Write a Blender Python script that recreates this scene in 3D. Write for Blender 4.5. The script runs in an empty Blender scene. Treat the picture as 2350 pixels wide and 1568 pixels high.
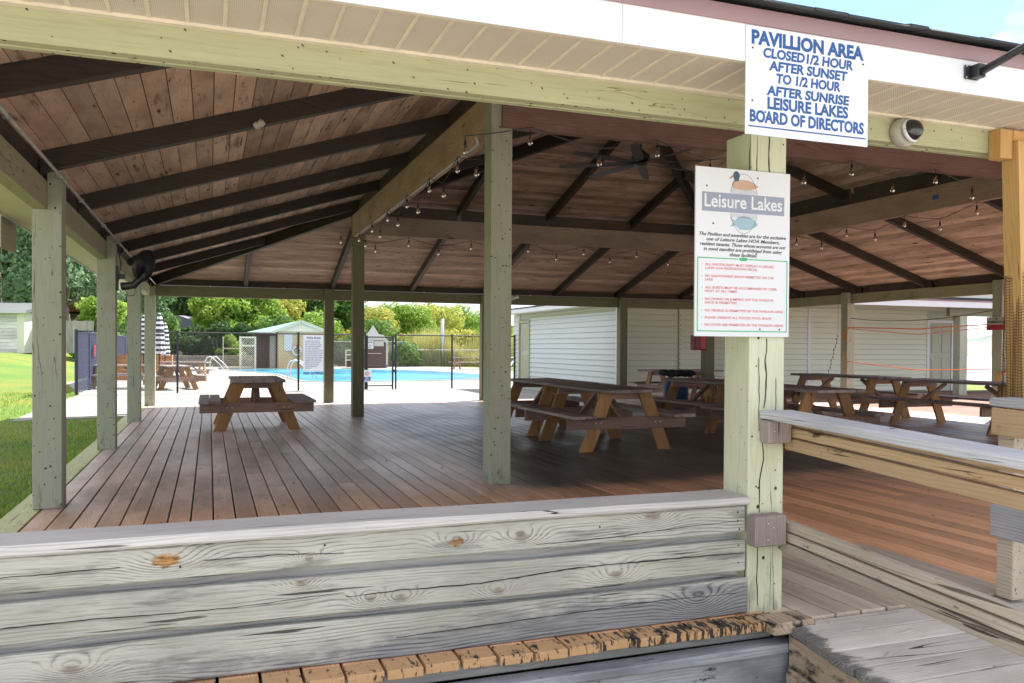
import bpy, bmesh, math, random
import numpy as np
from mathutils import Vector, Matrix
random.seed(7); np.random.seed(7)
S = bpy.context.scene
COL = S.collection
R = math.radians

# ------------------------------------------------------------------ camera, sky, sun, exposure
EYE = 1.24
camd = bpy.data.cameras.new('camera'); cam = bpy.data.objects.new('camera', camd); COL.objects.link(cam)
F = Vector((0.34261713, 0.93938267, -0.01317919)); RT = Vector((0.93947445, -0.34256644, 0.00599941)); UP = RT.cross(F)
cam.matrix_world = Matrix(((RT.x, UP.x, -F.x, 0), (RT.y, UP.y, -F.y, 0), (RT.z, UP.z, -F.z, EYE), (0, 0, 0, 1)))
camd.sensor_width = 36; camd.lens = 36*1903.37/2350; camd.shift_y = 38.9/2350
camd.clip_start = 0.05; camd.clip_end = 3000
S.camera = cam
S.view_settings.view_transform = 'Standard'; S.view_settings.look = 'None'
S.view_settings.exposure = 1.72; S.view_settings.gamma = 1; S.view_settings.use_curve_mapping = False
try:
    S.cycles.max_bounces = 8; S.cycles.diffuse_bounces = 5; S.cycles.use_denoising = True
    S.cycles.sample_clamp_indirect = 6
except Exception: pass
SUN_EL, SUN_AZ = R(50), math.atan2(0.82, 0.57)       # sun stands to the right and behind the pavilion
w = bpy.data.worlds.new('World'); S.world = w; w.use_nodes = True
wn, wl = w.node_tree.nodes, w.node_tree.links; wn.clear()
wo = wn.new('ShaderNodeOutputWorld'); bg = wn.new('ShaderNodeBackground'); bg.inputs[1].default_value = 0.085
sk = wn.new('ShaderNodeTexSky'); sk.sky_type = 'NISHITA'; sk.sun_disc = False
sk.sun_elevation = SUN_EL; sk.sun_rotation = SUN_AZ; sk.dust_density = 0.15; sk.air_density = 1.0; sk.ozone_density = 5.0
tc = wn.new('ShaderNodeTexCoord')
mp = wn.new('ShaderNodeMapping'); mp.inputs['Scale'].default_value = (1, 1, 2.2); mp.inputs['Location'].default_value = (0.35, 0.1, 0.0)
nz = wn.new('ShaderNodeTexNoise'); nz.inputs['Scale'].default_value = 2.3; nz.inputs['Detail'].default_value = 7; nz.inputs['Roughness'].default_value = 0.55
cr = wn.new('ShaderNodeValToRGB'); cr.color_ramp.elements[0].position = 0.45; cr.color_ramp.elements[1].position = 0.53
mx = wn.new('ShaderNodeMix'); mx.data_type = 'RGBA'; mx.inputs[7].default_value = (5.2, 5.35, 5.9, 1)
dn = wn.new('ShaderNodeVectorMath'); dn.operation = 'DISTANCE'; dn.inputs[1].default_value = (0.583, 0.712, 0.391)   # a gap of blue between the clouds
gp = wn.new('ShaderNodeMapRange'); gp.inputs[1].default_value = 0.20; gp.inputs[2].default_value = 0.10; gp.inputs[3].default_value = 0.0; gp.inputs[4].default_value = 0.42
ad = wn.new('ShaderNodeMath'); ad.operation = 'SUBTRACT'; a2 = wn.new('ShaderNodeMath'); a2.operation = 'ADD'; a2.inputs[1].default_value = 0.08
wl.new(tc.outputs['Generated'], dn.inputs[0]); wl.new(dn.outputs['Value'], gp.inputs[0])
wl.new(tc.outputs['Generated'], mp.inputs[0]); wl.new(mp.outputs[0], nz.inputs[0]); wl.new(nz.outputs[0], a2.inputs[0]); wl.new(a2.outputs[0], ad.inputs[0]); wl.new(gp.outputs[0], ad.inputs[1]); wl.new(ad.outputs[0], cr.inputs[0])
wl.new(cr.outputs[0], mx.inputs[0]); wl.new(sk.outputs[0], mx.inputs[6]); wl.new(mx.outputs[2], bg.inputs[0]); wl.new(bg.outputs[0], wo.inputs[0])
sd = bpy.data.lights.new('sun', 'SUN'); sd.energy = 4.4; sd.angle = R(0.6); sd.color = (1, 0.95, 0.86)
so = bpy.data.objects.new('sun', sd); COL.objects.link(so)
dirv = Vector((math.sin(SUN_AZ)*math.cos(SUN_EL), math.cos(SUN_AZ)*math.cos(SUN_EL), math.sin(SUN_EL)))
so.rotation_euler = dirv.to_track_quat('Z', 'Y').to_euler(); so.location = (20, 20, 30)

# ------------------------------------------------------------------ material helpers
class NT:
    def __init__(s, name):
        s.mat = bpy.data.materials.new(name); s.mat.use_nodes = True
        s.n, s.l = s.mat.node_tree.nodes, s.mat.node_tree.links
        s.b = s.n['Principled BSDF']
        s.tc = s.n.new('ShaderNodeTexCoord'); s.oi = s.n.new('ShaderNodeObjectInfo'); s.ge = s.n.new('ShaderNodeNewGeometry')
    def put(s, sock, v):
        if isinstance(v, bpy.types.NodeSocket): s.l.new(v, sock)
        elif isinstance(v, (tuple, list)) and len(v) == 3 and sock.type == 'RGBA': sock.default_value = (*v, 1)
        else: sock.default_value = v
    def m(s, op, a, b=0.0, c=0.0, clamp=False):
        x = s.n.new('ShaderNodeMath'); x.operation = op; x.use_clamp = clamp
        s.put(x.inputs[0], a); s.put(x.inputs[1], b); s.put(x.inputs[2], c); return x.outputs[0]
    def v(s, op, a, b):
        x = s.n.new('ShaderNodeVectorMath'); x.operation = op; s.put(x.inputs[0], a); s.put(x.inputs[1], b); return x.outputs[0]
    def comb(s, a, b, c):
        x = s.n.new('ShaderNodeCombineXYZ'); s.put(x.inputs[0], a); s.put(x.inputs[1], b); s.put(x.inputs[2], c); return x.outputs[0]
    def sep(s, a):
        x = s.n.new('ShaderNodeSeparateXYZ'); s.put(x.inputs[0], a); return x.outputs
    def noise(s, vec, scale, detail=3, rough=0.5, dist=0.0):
        x = s.n.new('ShaderNodeTexNoise'); s.put(x.inputs['Vector'], vec); x.inputs['Scale'].default_value = scale
        x.inputs['Detail'].default_value = detail; x.inputs['Roughness'].default_value = rough; x.inputs['Distortion'].default_value = dist
        return x.outputs[0]
    def vor(s, vec, scale, feature='F1'):
        x = s.n.new('ShaderNodeTexVoronoi'); x.feature = feature; s.put(x.inputs['Vector'], vec); x.inputs['Scale'].default_value = scale
        return x.outputs
    def ramp(s, f, stops):
        x = s.n.new('ShaderNodeValToRGB'); e = x.color_ramp.elements
        while len(e) < len(stops): e.new(0.5)
        for i, (p, c) in enumerate(stops):
            e[i].position = p; e[i].color = (*c, 1) if len(c) == 3 else c
        s.put(x.inputs[0], f); return x.outputs[0]
    def mix(s, f, a, b, blend='MIX'):
        x = s.n.new('ShaderNodeMix'); x.data_type = 'RGBA'; x.blend_type = blend; x.clamp_factor = True
        s.put(x.inputs[0], f); s.put(x.inputs[6], a); s.put(x.inputs[7], b); return x.outputs[2]
    def ss(s, x, a, b, lo=0.0, hi=1.0):
        q = s.n.new('ShaderNodeMapRange'); q.interpolation_type = 'SMOOTHSTEP'; s.put(q.inputs[0], x)
        q.inputs[1].default_value = a; q.inputs[2].default_value = b; q.inputs[3].default_value = lo; q.inputs[4].default_value = hi; return q.outputs[0]
    def coords(s):
        r = s.m('MULTIPLY', s.oi.outputs['Random'], 37.7); r2 = s.m('MULTIPLY', s.oi.outputs['Random'], 91.3)
        return s.v('ADD', s.tc.outputs['Object'], s.comb(r, r2, r))
    def out(s, col, rough=0.7, height=None, bstr=0.3, bdist=0.003, spec=0.3, metal=0.0):
        s.put(s.b.inputs['Base Color'], col); s.put(s.b.inputs['Roughness'], rough)
        s.b.inputs['Specular IOR Level'].default_value = spec; s.b.inputs['Metallic'].default_value = metal
        if height is not None:
            x = s.n.new('ShaderNodeBump'); x.inputs['Strength'].default_value = bstr; x.inputs['Distance'].default_value = bdist
            s.put(x.inputs['Height'], height); s.l.new(x.outputs[0], s.b.inputs['Normal'])
        return s.mat

def plain(name, col, rough=0.6, metal=0.0, var=0.12, scale=6.0, spec=0.4, bump=0.0):
    t = NT(name); n = t.noise(t.coords(), scale, 5, 0.6)
    c = t.mix(n, tuple(x*(1-var) for x in col), tuple(min(1, x*(1+var)) for x in col))
    return t.out(c, rough, n if bump else None, bump, 0.004, spec, metal)

def wood(name, axis, dark, mid, light, freq=26.0, fine=1.0, knots=0.5, knotcol=(0.1, 0.05, 0.02), rough=0.75, patch=0.25,
         crack=0.5, tint=0.18, mould=0.0, mouldcol=(0.03, 0.03, 0.03), bstr=0.35, bdist=0.003, spec=0.25, fx=None, warp=1.0, scl=1.0, split=0.0, stain=0.0, staincol=(0.05, 0.03, 0.022), pts=None):
    t = NT(name); P = t.coords(); x, y, z = t.sep(P)[0:3]
    al, a, b = {'X': (x, y, z), 'Y': (y, x, z), 'Z': (z, x, y)}[axis]
    c = t.m('ADD', a, t.m('MULTIPLY', b, 0.93))
    # knots bend the rings around them
    kv = t.comb(t.m('MULTIPLY', al, 1.7*scl), t.m('MULTIPLY', c, 6.5*scl), 0.0)
    kn = t.vor(kv, 1.0); kd = kn[0]; kc = t.sep(kn[1])[0]
    has = t.m('GREATER_THAN', kc, 1.0-knots*0.5)
    orange = None
    if pts:
        gx_, gy_, gz_ = t.sep(t.ge.outputs['Position'])[0:3]; kd = None
        for (px, pz, rr, og) in pts:
            ex = t.m('MULTIPLY', t.m('SUBTRACT', gx_, px), 3.2/rr); ez = t.m('MULTIPLY', t.m('SUBTRACT', gz_, pz), 6.5/rr)
            dd = t.m('SQRT', t.m('ADD', t.m('MULTIPLY', ex, ex), t.m('MULTIPLY', ez, ez)))
            kd = dd if kd is None else t.m('MINIMUM', kd, dd)
            if og: orange = dd if orange is None else t.m('MINIMUM', orange, dd)
        has = 1.0
    kg = t.m('MULTIPLY', t.m('POWER', 2.718, t.m('MULTIPLY', t.m('MULTIPLY', kd, kd), -14.0)), has)
    wv = t.comb(t.m('MULTIPLY', al, 0.55*scl), t.m('MULTIPLY', a, 2.2*scl), t.m('MULTIPLY', b, 2.2*scl))
    n1 = t.noise(wv, 1.6, 3, 0.5, 0.3)
    n2 = t.noise(t.comb(t.m('MULTIPLY', al, 2.4*scl), t.m('MULTIPLY', a, 9.0*scl), t.m('MULTIPLY', b, 9.0*scl)), 1.0, 3, 0.6)
    g = t.m('ADD', t.m('MULTIPLY', c, freq*2.6*scl), t.m('MULTIPLY', n1, 10.0*warp))
    g = t.m('ADD', g, t.m('MULTIPLY', n2, 0.9*warp)); g = t.m('ADD', g, t.m('MULTIPLY', kg, 5.0))
    ring = t.m('PINGPONG', g, 0.5); ring = t.m('MULTIPLY', ring, 2.0); ring = t.m('SUBTRACT', 1.0, t.m('POWER', t.m('SUBTRACT', 1.0, ring), 2.6))
    am = t.noise(t.comb(t.m('MULTIPLY', al, 1.3*scl), t.m('MULTIPLY', a, 13.0*scl), t.m('MULTIPLY', b, 13.0*scl)), 1.0, 4, 0.6)
    am = t.m('ADD', t.ss(am, 0.38, 0.66, 0.12, 1.0), t.m('MULTIPLY', kg, 0.5), clamp=True)
    ring = t.m('ADD', t.m('MULTIPLY', ring, am), t.m('MULTIPLY', t.m('SUBTRACT', 1.0, am), 0.72))
    fb = t.noise(t.comb(t.m('MULTIPLY', al, 5.0*scl), t.m('MULTIPLY', a, 150.0*scl), t.m('MULTIPLY', b, 150.0*scl)), 1.0, 3, 0.65)
    h = t.m('ADD', t.m('MULTIPLY', ring, 0.55), t.m('MULTIPLY', fb, 0.6*fine))
    col = t.ramp(h, [(0.12, dark), (0.45, mid), (0.85, light)])
    pn = t.noise(t.comb(t.m('MULTIPLY', al, 1.1), t.m('MULTIPLY', a, 3.0), t.m('MULTIPLY', b, 3.0)), 1.3, 5, 0.6)
    col = t.mix(t.ss(pn, 0.35, 0.7, 0.0, patch*2.2), col, t.mix(0.5, dark, mid))
    br = t.m('ADD', t.m('MULTIPLY', t.oi.outputs['Random'], tint*2), 1.0-tint)
    col = t.mix(1.0, col, t.comb(br, br, br), 'MULTIPLY')
    kfn = t.noise(t.comb(t.m('MULTIPLY', al, 30.0), t.m('MULTIPLY', a, 60.0), t.m('MULTIPLY', b, 60.0)), 1.0, 3, 0.6); kdn = t.m('ADD', kd, t.m('MULTIPLY', t.m('SUBTRACT', kfn, 0.5), 0.12))
    col = t.mix(t.m('MULTIPLY', t.ss(kdn, 0.13 if pts else 0.16, 0.03, 0.0, 0.7 if pts else 1.0), has), col, knotcol)
    if orange is not None: col = t.mix(t.ss(t.m('ADD', orange, t.m('MULTIPLY', t.m('SUBTRACT', kfn, 0.5), 0.16)), 0.11, 0.06, 0.0, 0.85), col, t.mix(t.ss(kfn, 0.35, 0.6), (0.20, 0.09, 0.02), (0.55, 0.28, 0.09)))
    ck = t.noise(t.comb(t.m('MULTIPLY', al, 1.6*scl), t.m('MULTIPLY', a, 42.0*scl), t.m('MULTIPLY', b, 42.0*scl)), 1.0, 2, 0.5)
    cm = t.ss(ck, 0.71-0.06*crack, 0.76-0.06*crack)
    col = t.mix(t.m('MULTIPLY', cm, 0.85), col, tuple(v*0.25 for v in dark))
    sp_m = None
    if split:
        sn = t.noise(t.comb(t.m('MULTIPLY', al, 0.42), t.m('MULTIPLY', a, 10.0), t.m('MULTIPLY', b, 10.0)), 1.0, 1.5, 0.4)
        gt = t.noise(t.comb(t.m('MULTIPLY', al, 1.3), t.m('MULTIPLY', a, 3.0), t.m('MULTIPLY', b, 3.0)), 1.0, 2, 0.5)
        wd = t.ss(gt, 0.47, 0.62, 0.0, 0.022*split)
        sp_m = t.m('LESS_THAN', t.m('ABSOLUTE', t.m('SUBTRACT', t.m('FRACT', t.m('MULTIPLY', sn, 4.0)), 0.5)), wd)
        col = t.mix(t.m('MULTIPLY', sp_m, 0.9), col, (0.03, 0.028, 0.026))
    if stain:
        sv = t.noise(t.comb(t.m('MULTIPLY', al, 1.6), t.m('MULTIPLY', a, 12.0), t.m('MULTIPLY', b, 12.0)), 1.0, 5, 0.62)
        col = t.mix(t.ss(sv, 0.66-0.12*stain, 0.78-0.12*stain, 0, 0.7), col, staincol)
    if mould:
        mn = t.noise(t.comb(t.m('MULTIPLY', al, 3.0), t.m('MULTIPLY', a, 8.0), t.m('MULTIPLY', b, 8.0)), 1.6, 8, 0.72)
        col = t.mix(t.ss(mn, 0.62-mould*0.2, 0.70-mould*0.1), col, mouldcol)
    if fx: col, rough = fx(t, col, h, rough)
    hh = t.m('SUBTRACT', h, t.m('MULTIPLY', cm, 1.2))
    if sp_m is not None: hh = t.m('SUBTRACT', hh, t.m('MULTIPLY', sp_m, 2.5))
    return t.out(col, rough, hh, bstr, bdist, spec)

def painted(name, axis, base, dirt=(0.05, 0.045, 0.03), specks=0.5, cracks=0.5, rough=0.65, under=(0.16, 0.13, 0.08), var=0.15, grime=0.3, tone=None):
    t = NT(name); P = t.coords(); x, y, z = t.sep(P)[0:3]
    al, a, b = {'X': (x, y, z), 'Y': (y, x, z), 'Z': (z, x, y)}[axis]
    n = t.noise(t.comb(t.m('MULTIPLY', al, 1.2), t.m('MULTIPLY', a, 5.0), t.m('MULTIPLY', b, 5.0)), 1.5, 6, 0.65)
    col = t.mix(n, tuple(v*(1-var) for v in base), tuple(min(1, v*(1+var)) for v in base))
    fb = t.noise(t.comb(t.m('MULTIPLY', al, 4.0), t.m('MULTIPLY', a, 90.0), t.m('MULTIPLY', b, 90.0)), 1.0, 3, 0.6)
    col = t.mix(t.ss(fb, 0.45, 0.75, 0, 0.35), col, tuple(v*0.6 for v in base))
    gr = t.noise(P, 2.3, 7, 0.7); col = t.mix(t.ss(gr, 0.52, 0.8, 0, grime*1.6), col, tuple(0.45*v+0.55*d for v, d in zip(base, dirt)))
    ck = t.noise(t.comb(t.m('MULTIPLY', al, 0.9), t.m('MULTIPLY', a, 30.0), t.m('MULTIPLY', b, 30.0)), 1.0, 3, 0.55)
    cm = t.ss(ck, 0.73-0.08*cracks, 0.755-0.08*cracks); col = t.mix(cm, col, under)
    sp = t.vor(t.comb(t.m('MULTIPLY', al, 0.8), a, t.m('ADD', b, t.m('MULTIPLY', al, 0.5))), 30.0); sc = t.sep(sp[1])[1]
    sm = t.m('MULTIPLY', t.m('LESS_THAN', sp[0], t.m('MULTIPLY', sc, 0.26)), t.m('GREATER_THAN', t.sep(sp[1])[0], 1.0-specks*0.7))
    col = t.mix(sm, col, dirt)
    sn = t.noise(t.comb(t.m('MULTIPLY', al, 0.5), t.m('MULTIPLY', a, 8.0), t.m('MULTIPLY', b, 8.0)), 1.0, 4, 0.45); gt = t.noise(P, 1.4, 2, 0.5)
    lm = t.m('LESS_THAN', t.m('ABSOLUTE', t.m('SUBTRACT', t.m('FRACT', t.m('MULTIPLY', sn, 3.0)), 0.5)), t.ss(gt, 0.42, 0.62, 0.0, 0.03*cracks))
    col = t.mix(t.m('MULTIPLY', lm, 0.85), col, under); sm = t.m('MAXIMUM', sm, lm)
    gg = t.noise(t.comb(t.m('MULTIPLY', al, 2.5), t.m('MULTIPLY', a, 22.0), t.m('MULTIPLY', b, 22.0)), 1.0, 5, 0.7)
    col = t.mix(t.ss(gg, 0.55, 0.75, 0, 0.5*grime+0.12), col, tuple(0.55*v for v in base))
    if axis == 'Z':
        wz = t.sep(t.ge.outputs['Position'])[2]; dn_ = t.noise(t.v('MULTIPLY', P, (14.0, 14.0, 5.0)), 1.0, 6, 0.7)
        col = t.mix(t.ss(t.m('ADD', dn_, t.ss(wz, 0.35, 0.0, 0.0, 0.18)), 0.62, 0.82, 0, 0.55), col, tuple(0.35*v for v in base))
    h = t.m('SUBTRACT', t.m('MULTIPLY', fb, 0.4), t.m('ADD', cm, sm))
    return t.out(col, rough, h, 0.35, 0.003, 0.3)

def deck_fx(t, col, h, rough):
    x, y, z = t.sep(t.ge.outputs['Position'])[0:3]
    big = t.noise(t.ge.outputs['Position'], 0.9, 5, 0.65)
    yy = t.m('ADD', y, t.m('MULTIPLY', t.m('SUBTRACT', big, 0.5), 2.2))
    tn = t.m('ADD', 0.72, t.m('MULTIPLY', t.oi.outputs['Random'], 0.56)); st = t.noise(t.v('MULTIPLY', t.coords(), (14.0, 0.9, 14.0)), 1.0, 5, 0.65)
    gh = t.m('MULTIPLY', t.m('ADD', 0.30, t.m('MULTIPLY', h, 0.75)), tn); gh = t.m('MULTIPLY', gh, t.m('ADD', 0.45, t.m('MULTIPLY', st, 1.2)))
    # fresh orange stain near the front edge and on the open right half, dark middle painted in as shade under the roof
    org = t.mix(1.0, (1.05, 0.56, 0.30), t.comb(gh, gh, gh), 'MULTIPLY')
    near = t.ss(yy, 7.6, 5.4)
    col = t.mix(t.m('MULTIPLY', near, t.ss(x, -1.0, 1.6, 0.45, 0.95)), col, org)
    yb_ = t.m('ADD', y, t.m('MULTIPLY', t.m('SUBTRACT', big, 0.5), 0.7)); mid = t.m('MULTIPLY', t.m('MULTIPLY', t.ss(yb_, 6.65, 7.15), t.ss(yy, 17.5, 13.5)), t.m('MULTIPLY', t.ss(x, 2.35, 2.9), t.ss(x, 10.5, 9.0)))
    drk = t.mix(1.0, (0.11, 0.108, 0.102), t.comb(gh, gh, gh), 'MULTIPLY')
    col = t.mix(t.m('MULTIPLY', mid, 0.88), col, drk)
    far = t.m('MULTIPLY', t.ss(yy, 7.2, 10.5), t.ss(x, 13.6, 13.0)); wh = t.m('MULTIPLY', t.ss(x, -0.3, 1.2), t.m('MULTIPLY', t.ss(x, 3.0, 2.4), t.ss(yy, 6.2, 8.5)))  # far grey and pale left zone: sheen painted into the board colour
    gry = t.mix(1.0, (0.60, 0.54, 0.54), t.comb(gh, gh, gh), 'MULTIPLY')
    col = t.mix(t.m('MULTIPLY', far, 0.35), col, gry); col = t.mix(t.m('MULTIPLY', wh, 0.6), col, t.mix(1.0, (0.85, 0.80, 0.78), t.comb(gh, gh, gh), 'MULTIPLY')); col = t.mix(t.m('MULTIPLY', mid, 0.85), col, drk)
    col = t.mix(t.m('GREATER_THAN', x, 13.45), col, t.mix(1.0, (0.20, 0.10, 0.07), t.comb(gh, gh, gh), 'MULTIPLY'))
    # rain weathered grey walkway boards at the entrance
    wx = t.m('MULTIPLY', t.ss(y, 4.35, 4.05), t.m('MULTIPLY', t.m('GREATER_THAN', x, 2.45), t.m('LESS_THAN', x, 3.93)))
    gwy = t.mix(1.0, (0.60, 0.50, 0.41), t.comb(gh, gh, gh), 'MULTIPLY')
    col = t.mix(wx, col, gwy)
    edge = t.m('MULTIPLY', t.ss(y, 3.25, 3.235), t.m('LESS_THAN', x, 2.48))
    en = t.noise(t.v('MULTIPLY', t.ge.outputs['Position'], (34.0, 9.0, 9.0)), 1.0, 6, 0.7)
    bl = t.ss(t.m('ADD', en, t.ss(x, 0.8, 2.5, 0.0, 0.10)), 0.56, 0.60)
    gr = t.noise(t.v('MULTIPLY', t.ge.outputs['Position'], (12.0, 60.0, 60.0)), 1.0, 4, 0.6)
    ec = t.mix(bl, t.mix(gr, (0.42, 0.235, 0.11), (0.62, 0.39, 0.20)), (0.03, 0.024, 0.02))
    col = t.mix(edge, col, ec)
    rg = t.m('ADD', 0.20, t.m('MULTIPLY', big, 0.34)); rg = t.m('ADD', rg, t.m('MULTIPLY', near, 0.12)); rg = t.m('ADD', rg, t.m('MULTIPLY', t.m('GREATER_THAN', x, 13.45), 0.5)); rg = t.m('ADD', rg, t.m('MULTIPLY', edge, 0.3))
    return col, t.m('ADD', rg, t.m('MULTIPLY', wx, 0.2))

def wall_fx(t, col, h, rough):
    x, y, z = t.sep(t.ge.outputs['Position'])[0:3]
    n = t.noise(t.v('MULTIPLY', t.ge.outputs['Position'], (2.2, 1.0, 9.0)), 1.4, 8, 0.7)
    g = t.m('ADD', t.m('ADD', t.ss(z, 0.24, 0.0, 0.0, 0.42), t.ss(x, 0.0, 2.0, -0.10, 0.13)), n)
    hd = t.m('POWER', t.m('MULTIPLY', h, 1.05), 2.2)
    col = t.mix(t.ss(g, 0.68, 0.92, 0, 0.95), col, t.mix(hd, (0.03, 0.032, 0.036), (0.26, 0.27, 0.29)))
    n2 = t.noise(t.v('MULTIPLY', t.ge.outputs['Position'], (1.5, 1.0, 5.0)), 1.1, 5, 0.6)
    col = t.mix(t.ss(n2, 0.5, 0.72, 0, 0.3), col, (0.27, 0.28, 0.20))
    return col, rough

def ramp_fx(t, col, h, rough):
    x, y, z = t.sep(t.ge.outputs['Position'])[0:3]
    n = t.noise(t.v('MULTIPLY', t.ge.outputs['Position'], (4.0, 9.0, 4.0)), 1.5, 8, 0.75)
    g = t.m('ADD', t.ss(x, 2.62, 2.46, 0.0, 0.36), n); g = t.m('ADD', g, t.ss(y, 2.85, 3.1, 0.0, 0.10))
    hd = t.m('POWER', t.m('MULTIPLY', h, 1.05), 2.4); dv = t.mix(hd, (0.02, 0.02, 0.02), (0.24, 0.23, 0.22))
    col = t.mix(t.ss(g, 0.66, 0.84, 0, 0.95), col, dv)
    return col, rough

M = {}
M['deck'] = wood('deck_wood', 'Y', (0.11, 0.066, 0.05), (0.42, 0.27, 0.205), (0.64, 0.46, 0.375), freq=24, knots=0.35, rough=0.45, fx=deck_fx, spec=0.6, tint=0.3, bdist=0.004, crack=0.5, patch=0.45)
KN = [(-0.147, 0.459, 1.7, 1), (0.95, 0.44, 1.1, 1), (1.24, 0.44, 1.2, 0), (1.86, 0.49, 1.4, 0), (0.60, 0.245, 0.8, 0), (0.72, 0.235, 1.0, 0), (1.13, 0.225, 1.0, 0), (1.68, 0.245, 1.2, 0), (0.36, 0.42, 0.6, 0), (0.33, 0.33, 0.9, 0), (-0.45, 0.10, 1.2, 0), (2.1, 0.09, 1.5, 0)]
M['wallwood'] = wood('silver_wood', 'X', (0.045, 0.044, 0.037), (0.225, 0.22, 0.19), (0.46, 0.455, 0.41), freq=27, pts=KN, knotcol=(0.20, 0.15, 0.11), rough=0.85, patch=0.2, crack=0.35, fx=wall_fx, bstr=0.7, bdist=0.006, warp=0.85, fine=1.45, split=0.0, stain=0.9, staincol=(0.16, 0.155, 0.135))
M['gapwood'] = wood('grey_wood', 'X', (0.10, 0.10, 0.10), (0.25, 0.25, 0.25), (0.40, 0.41, 0.40), freq=20, knots=0.2, rough=0.85)
M['cap'] = wood('cap_wood', 'X', (0.28, 0.25, 0.235), (0.56, 0.525, 0.51), (0.76, 0.735, 0.72), freq=24, knots=0.2, knotcol=(0.5, 0.27, 0.1), rough=0.8, patch=0.2, crack=0.25, bstr=0.5, warp=0.6, split=0.5)
M['blackgrey'] = wood('fascia_wood', 'X', (0.09, 0.095, 0.11), (0.33, 0.345, 0.38), (0.50, 0.52, 0.56), freq=24, warp=0.7, split=0.8, knots=0.3, rough=0.85, mould=0.15, mouldcol=(0.03, 0.03, 0.035), patch=0.5)
M['railtan'] = wood('rail_tan_wood', 'Y', (0.30, 0.20, 0.11), (0.44, 0.30, 0.175), (0.55, 0.40, 0.25), freq=22, warp=0.4, knots=0.15, rough=0.8, crack=1.1, split=0.5, mould=0.14, mouldcol=(0.05, 0.03, 0.02))
M['railgrey'] = wood('rail_grey_wood', 'Y', (0.15, 0.15, 0.165), (0.36, 0.36, 0.385), (0.55, 0.55, 0.58), freq=24, warp=0.45, knots=0.2, rough=0.8, crack=0.35, bstr=0.5, split=0.7)
M['railmix'] = wood('rail_low_wood', 'Y', (0.28, 0.23, 0.17), (0.42, 0.355, 0.275), (0.54, 0.48, 0.40), freq=22, warp=0.4, knots=0.15, rough=0.8, crack=1.0, split=0.5, mould=0.2, mouldcol=(0.09, 0.075, 0.06))
M['ramp'] = wood('ramp_wood', 'X', (0.19, 0.165, 0.14), (0.50, 0.45, 0.40), (0.70, 0.645, 0.59), freq=28, fine=1.2, warp=0.7, split=1.0, tint=0.16, knots=0.4, rough=0.85, fx=ramp_fx, bstr=0.5)
M['stringer'] = wood('stringer_wood', 'Y', (0.10, 0.07, 0.05), (0.36, 0.27, 0.19), (0.5, 0.4, 0.3), freq=14, rough=0.85, mould=0.75, mouldcol=(0.02, 0.02, 0.02))
M['block'] = wood('block_wood', 'Z', (0.08, 0.055, 0.05), (0.28, 0.22, 0.20), (0.46, 0.40, 0.38), freq=40, knots=0.0, rough=0.85, crack=0.9)
M['post'] = painted('sage_post_paint', 'Z', (0.38, 0.40, 0.31), specks=0.75, cracks=0.5, grime=0.25)
M['signpost'] = painted('pale_post_paint', 'Z', (0.58, 0.60, 0.44), specks=0.65, cracks=0.85, under=(0.09, 0.08, 0.05), grime=0.12)
M['shadebeam'] = painted('shaded_beam_paint', 'X', (0.20, 0.195, 0.115), specks=0.3, cracks=0.3, grime=0.5)  # far beams: same paint, backlit shade put into a darker colour
M['shadepost'] = painted('shaded_post_paint', 'Z', (0.19, 0.185, 0.115), specks=0.4, cracks=0.3)  # darker copy of the post paint, with backlit shade in its colour
M['gbeamX'] = painted('green_beam_paint', 'X', (0.41, 0.415, 0.255), specks=1.0, cracks=0.15, grime=0.25)
M['gbeamY'] = painted('olive_beam_paint', 'Y', (0.36, 0.345, 0.23), specks=0.3, cracks=0.3, grime=0.6)
M['rafX'] = wood('rafter_wood', 'X', (0.02, 0.016, 0.014), (0.036, 0.028, 0.024), (0.052, 0.04, 0.034), freq=14, knots=0.2, rough=0.6, crack=0.1, tint=0.3)
M['rafY'] = wood('rafter_wood_y', 'Y', (0.022, 0.017, 0.015), (0.042, 0.032, 0.028), (0.062, 0.048, 0.041), freq=14, knots=0.2, rough=0.6, crack=0.1, tint=0.3)
M['blocking'] = wood('blocking_wood', 'X', (0.02, 0.016, 0.014), (0.055, 0.042, 0.036), (0.09, 0.07, 0.06), freq=14, rough=0.7)
M['ringX'] = wood('ring_beam_wood', 'X', (0.09, 0.068, 0.055), (0.24, 0.185, 0.15), (0.34, 0.27, 0.22), freq=14, knots=0.3, rough=0.7, crack=0.1, tint=0.08)
M['ringY'] = wood('ring_beam_wood_y', 'Y', (0.16, 0.10, 0.075), (0.42, 0.275, 0.205), (0.54, 0.38, 0.30), freq=14, knots=0.3, rough=0.7, crack=0.1, tint=0.08)
M['pink'] = wood('pink_beam_wood', 'X', (0.09, 0.046, 0.04), (0.21, 0.118, 0.10), (0.29, 0.175, 0.155), freq=14, knots=0.3, rough=0.7, crack=0.1)
CE = dict(freq=25, warp=0.8, knots=0.5, knotcol=(0.035, 0.014, 0.008), rough=0.8, patch=0.35, crack=0.3, tint=0.26, mould=0.13, mouldcol=(0.05, 0.028, 0.022), bstr=0.3, stain=0.75, staincol=(0.10, 0.065, 0.05))
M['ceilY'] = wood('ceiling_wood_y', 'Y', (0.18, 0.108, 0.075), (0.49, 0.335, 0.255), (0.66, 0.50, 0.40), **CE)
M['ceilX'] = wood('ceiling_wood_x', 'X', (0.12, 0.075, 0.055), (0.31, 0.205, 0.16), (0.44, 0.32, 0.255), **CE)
TW = dict(rough=0.6, knots=0.3, crack=0.4, tint=0.28, freq=22, stain=0.5, split=0.5)
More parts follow.
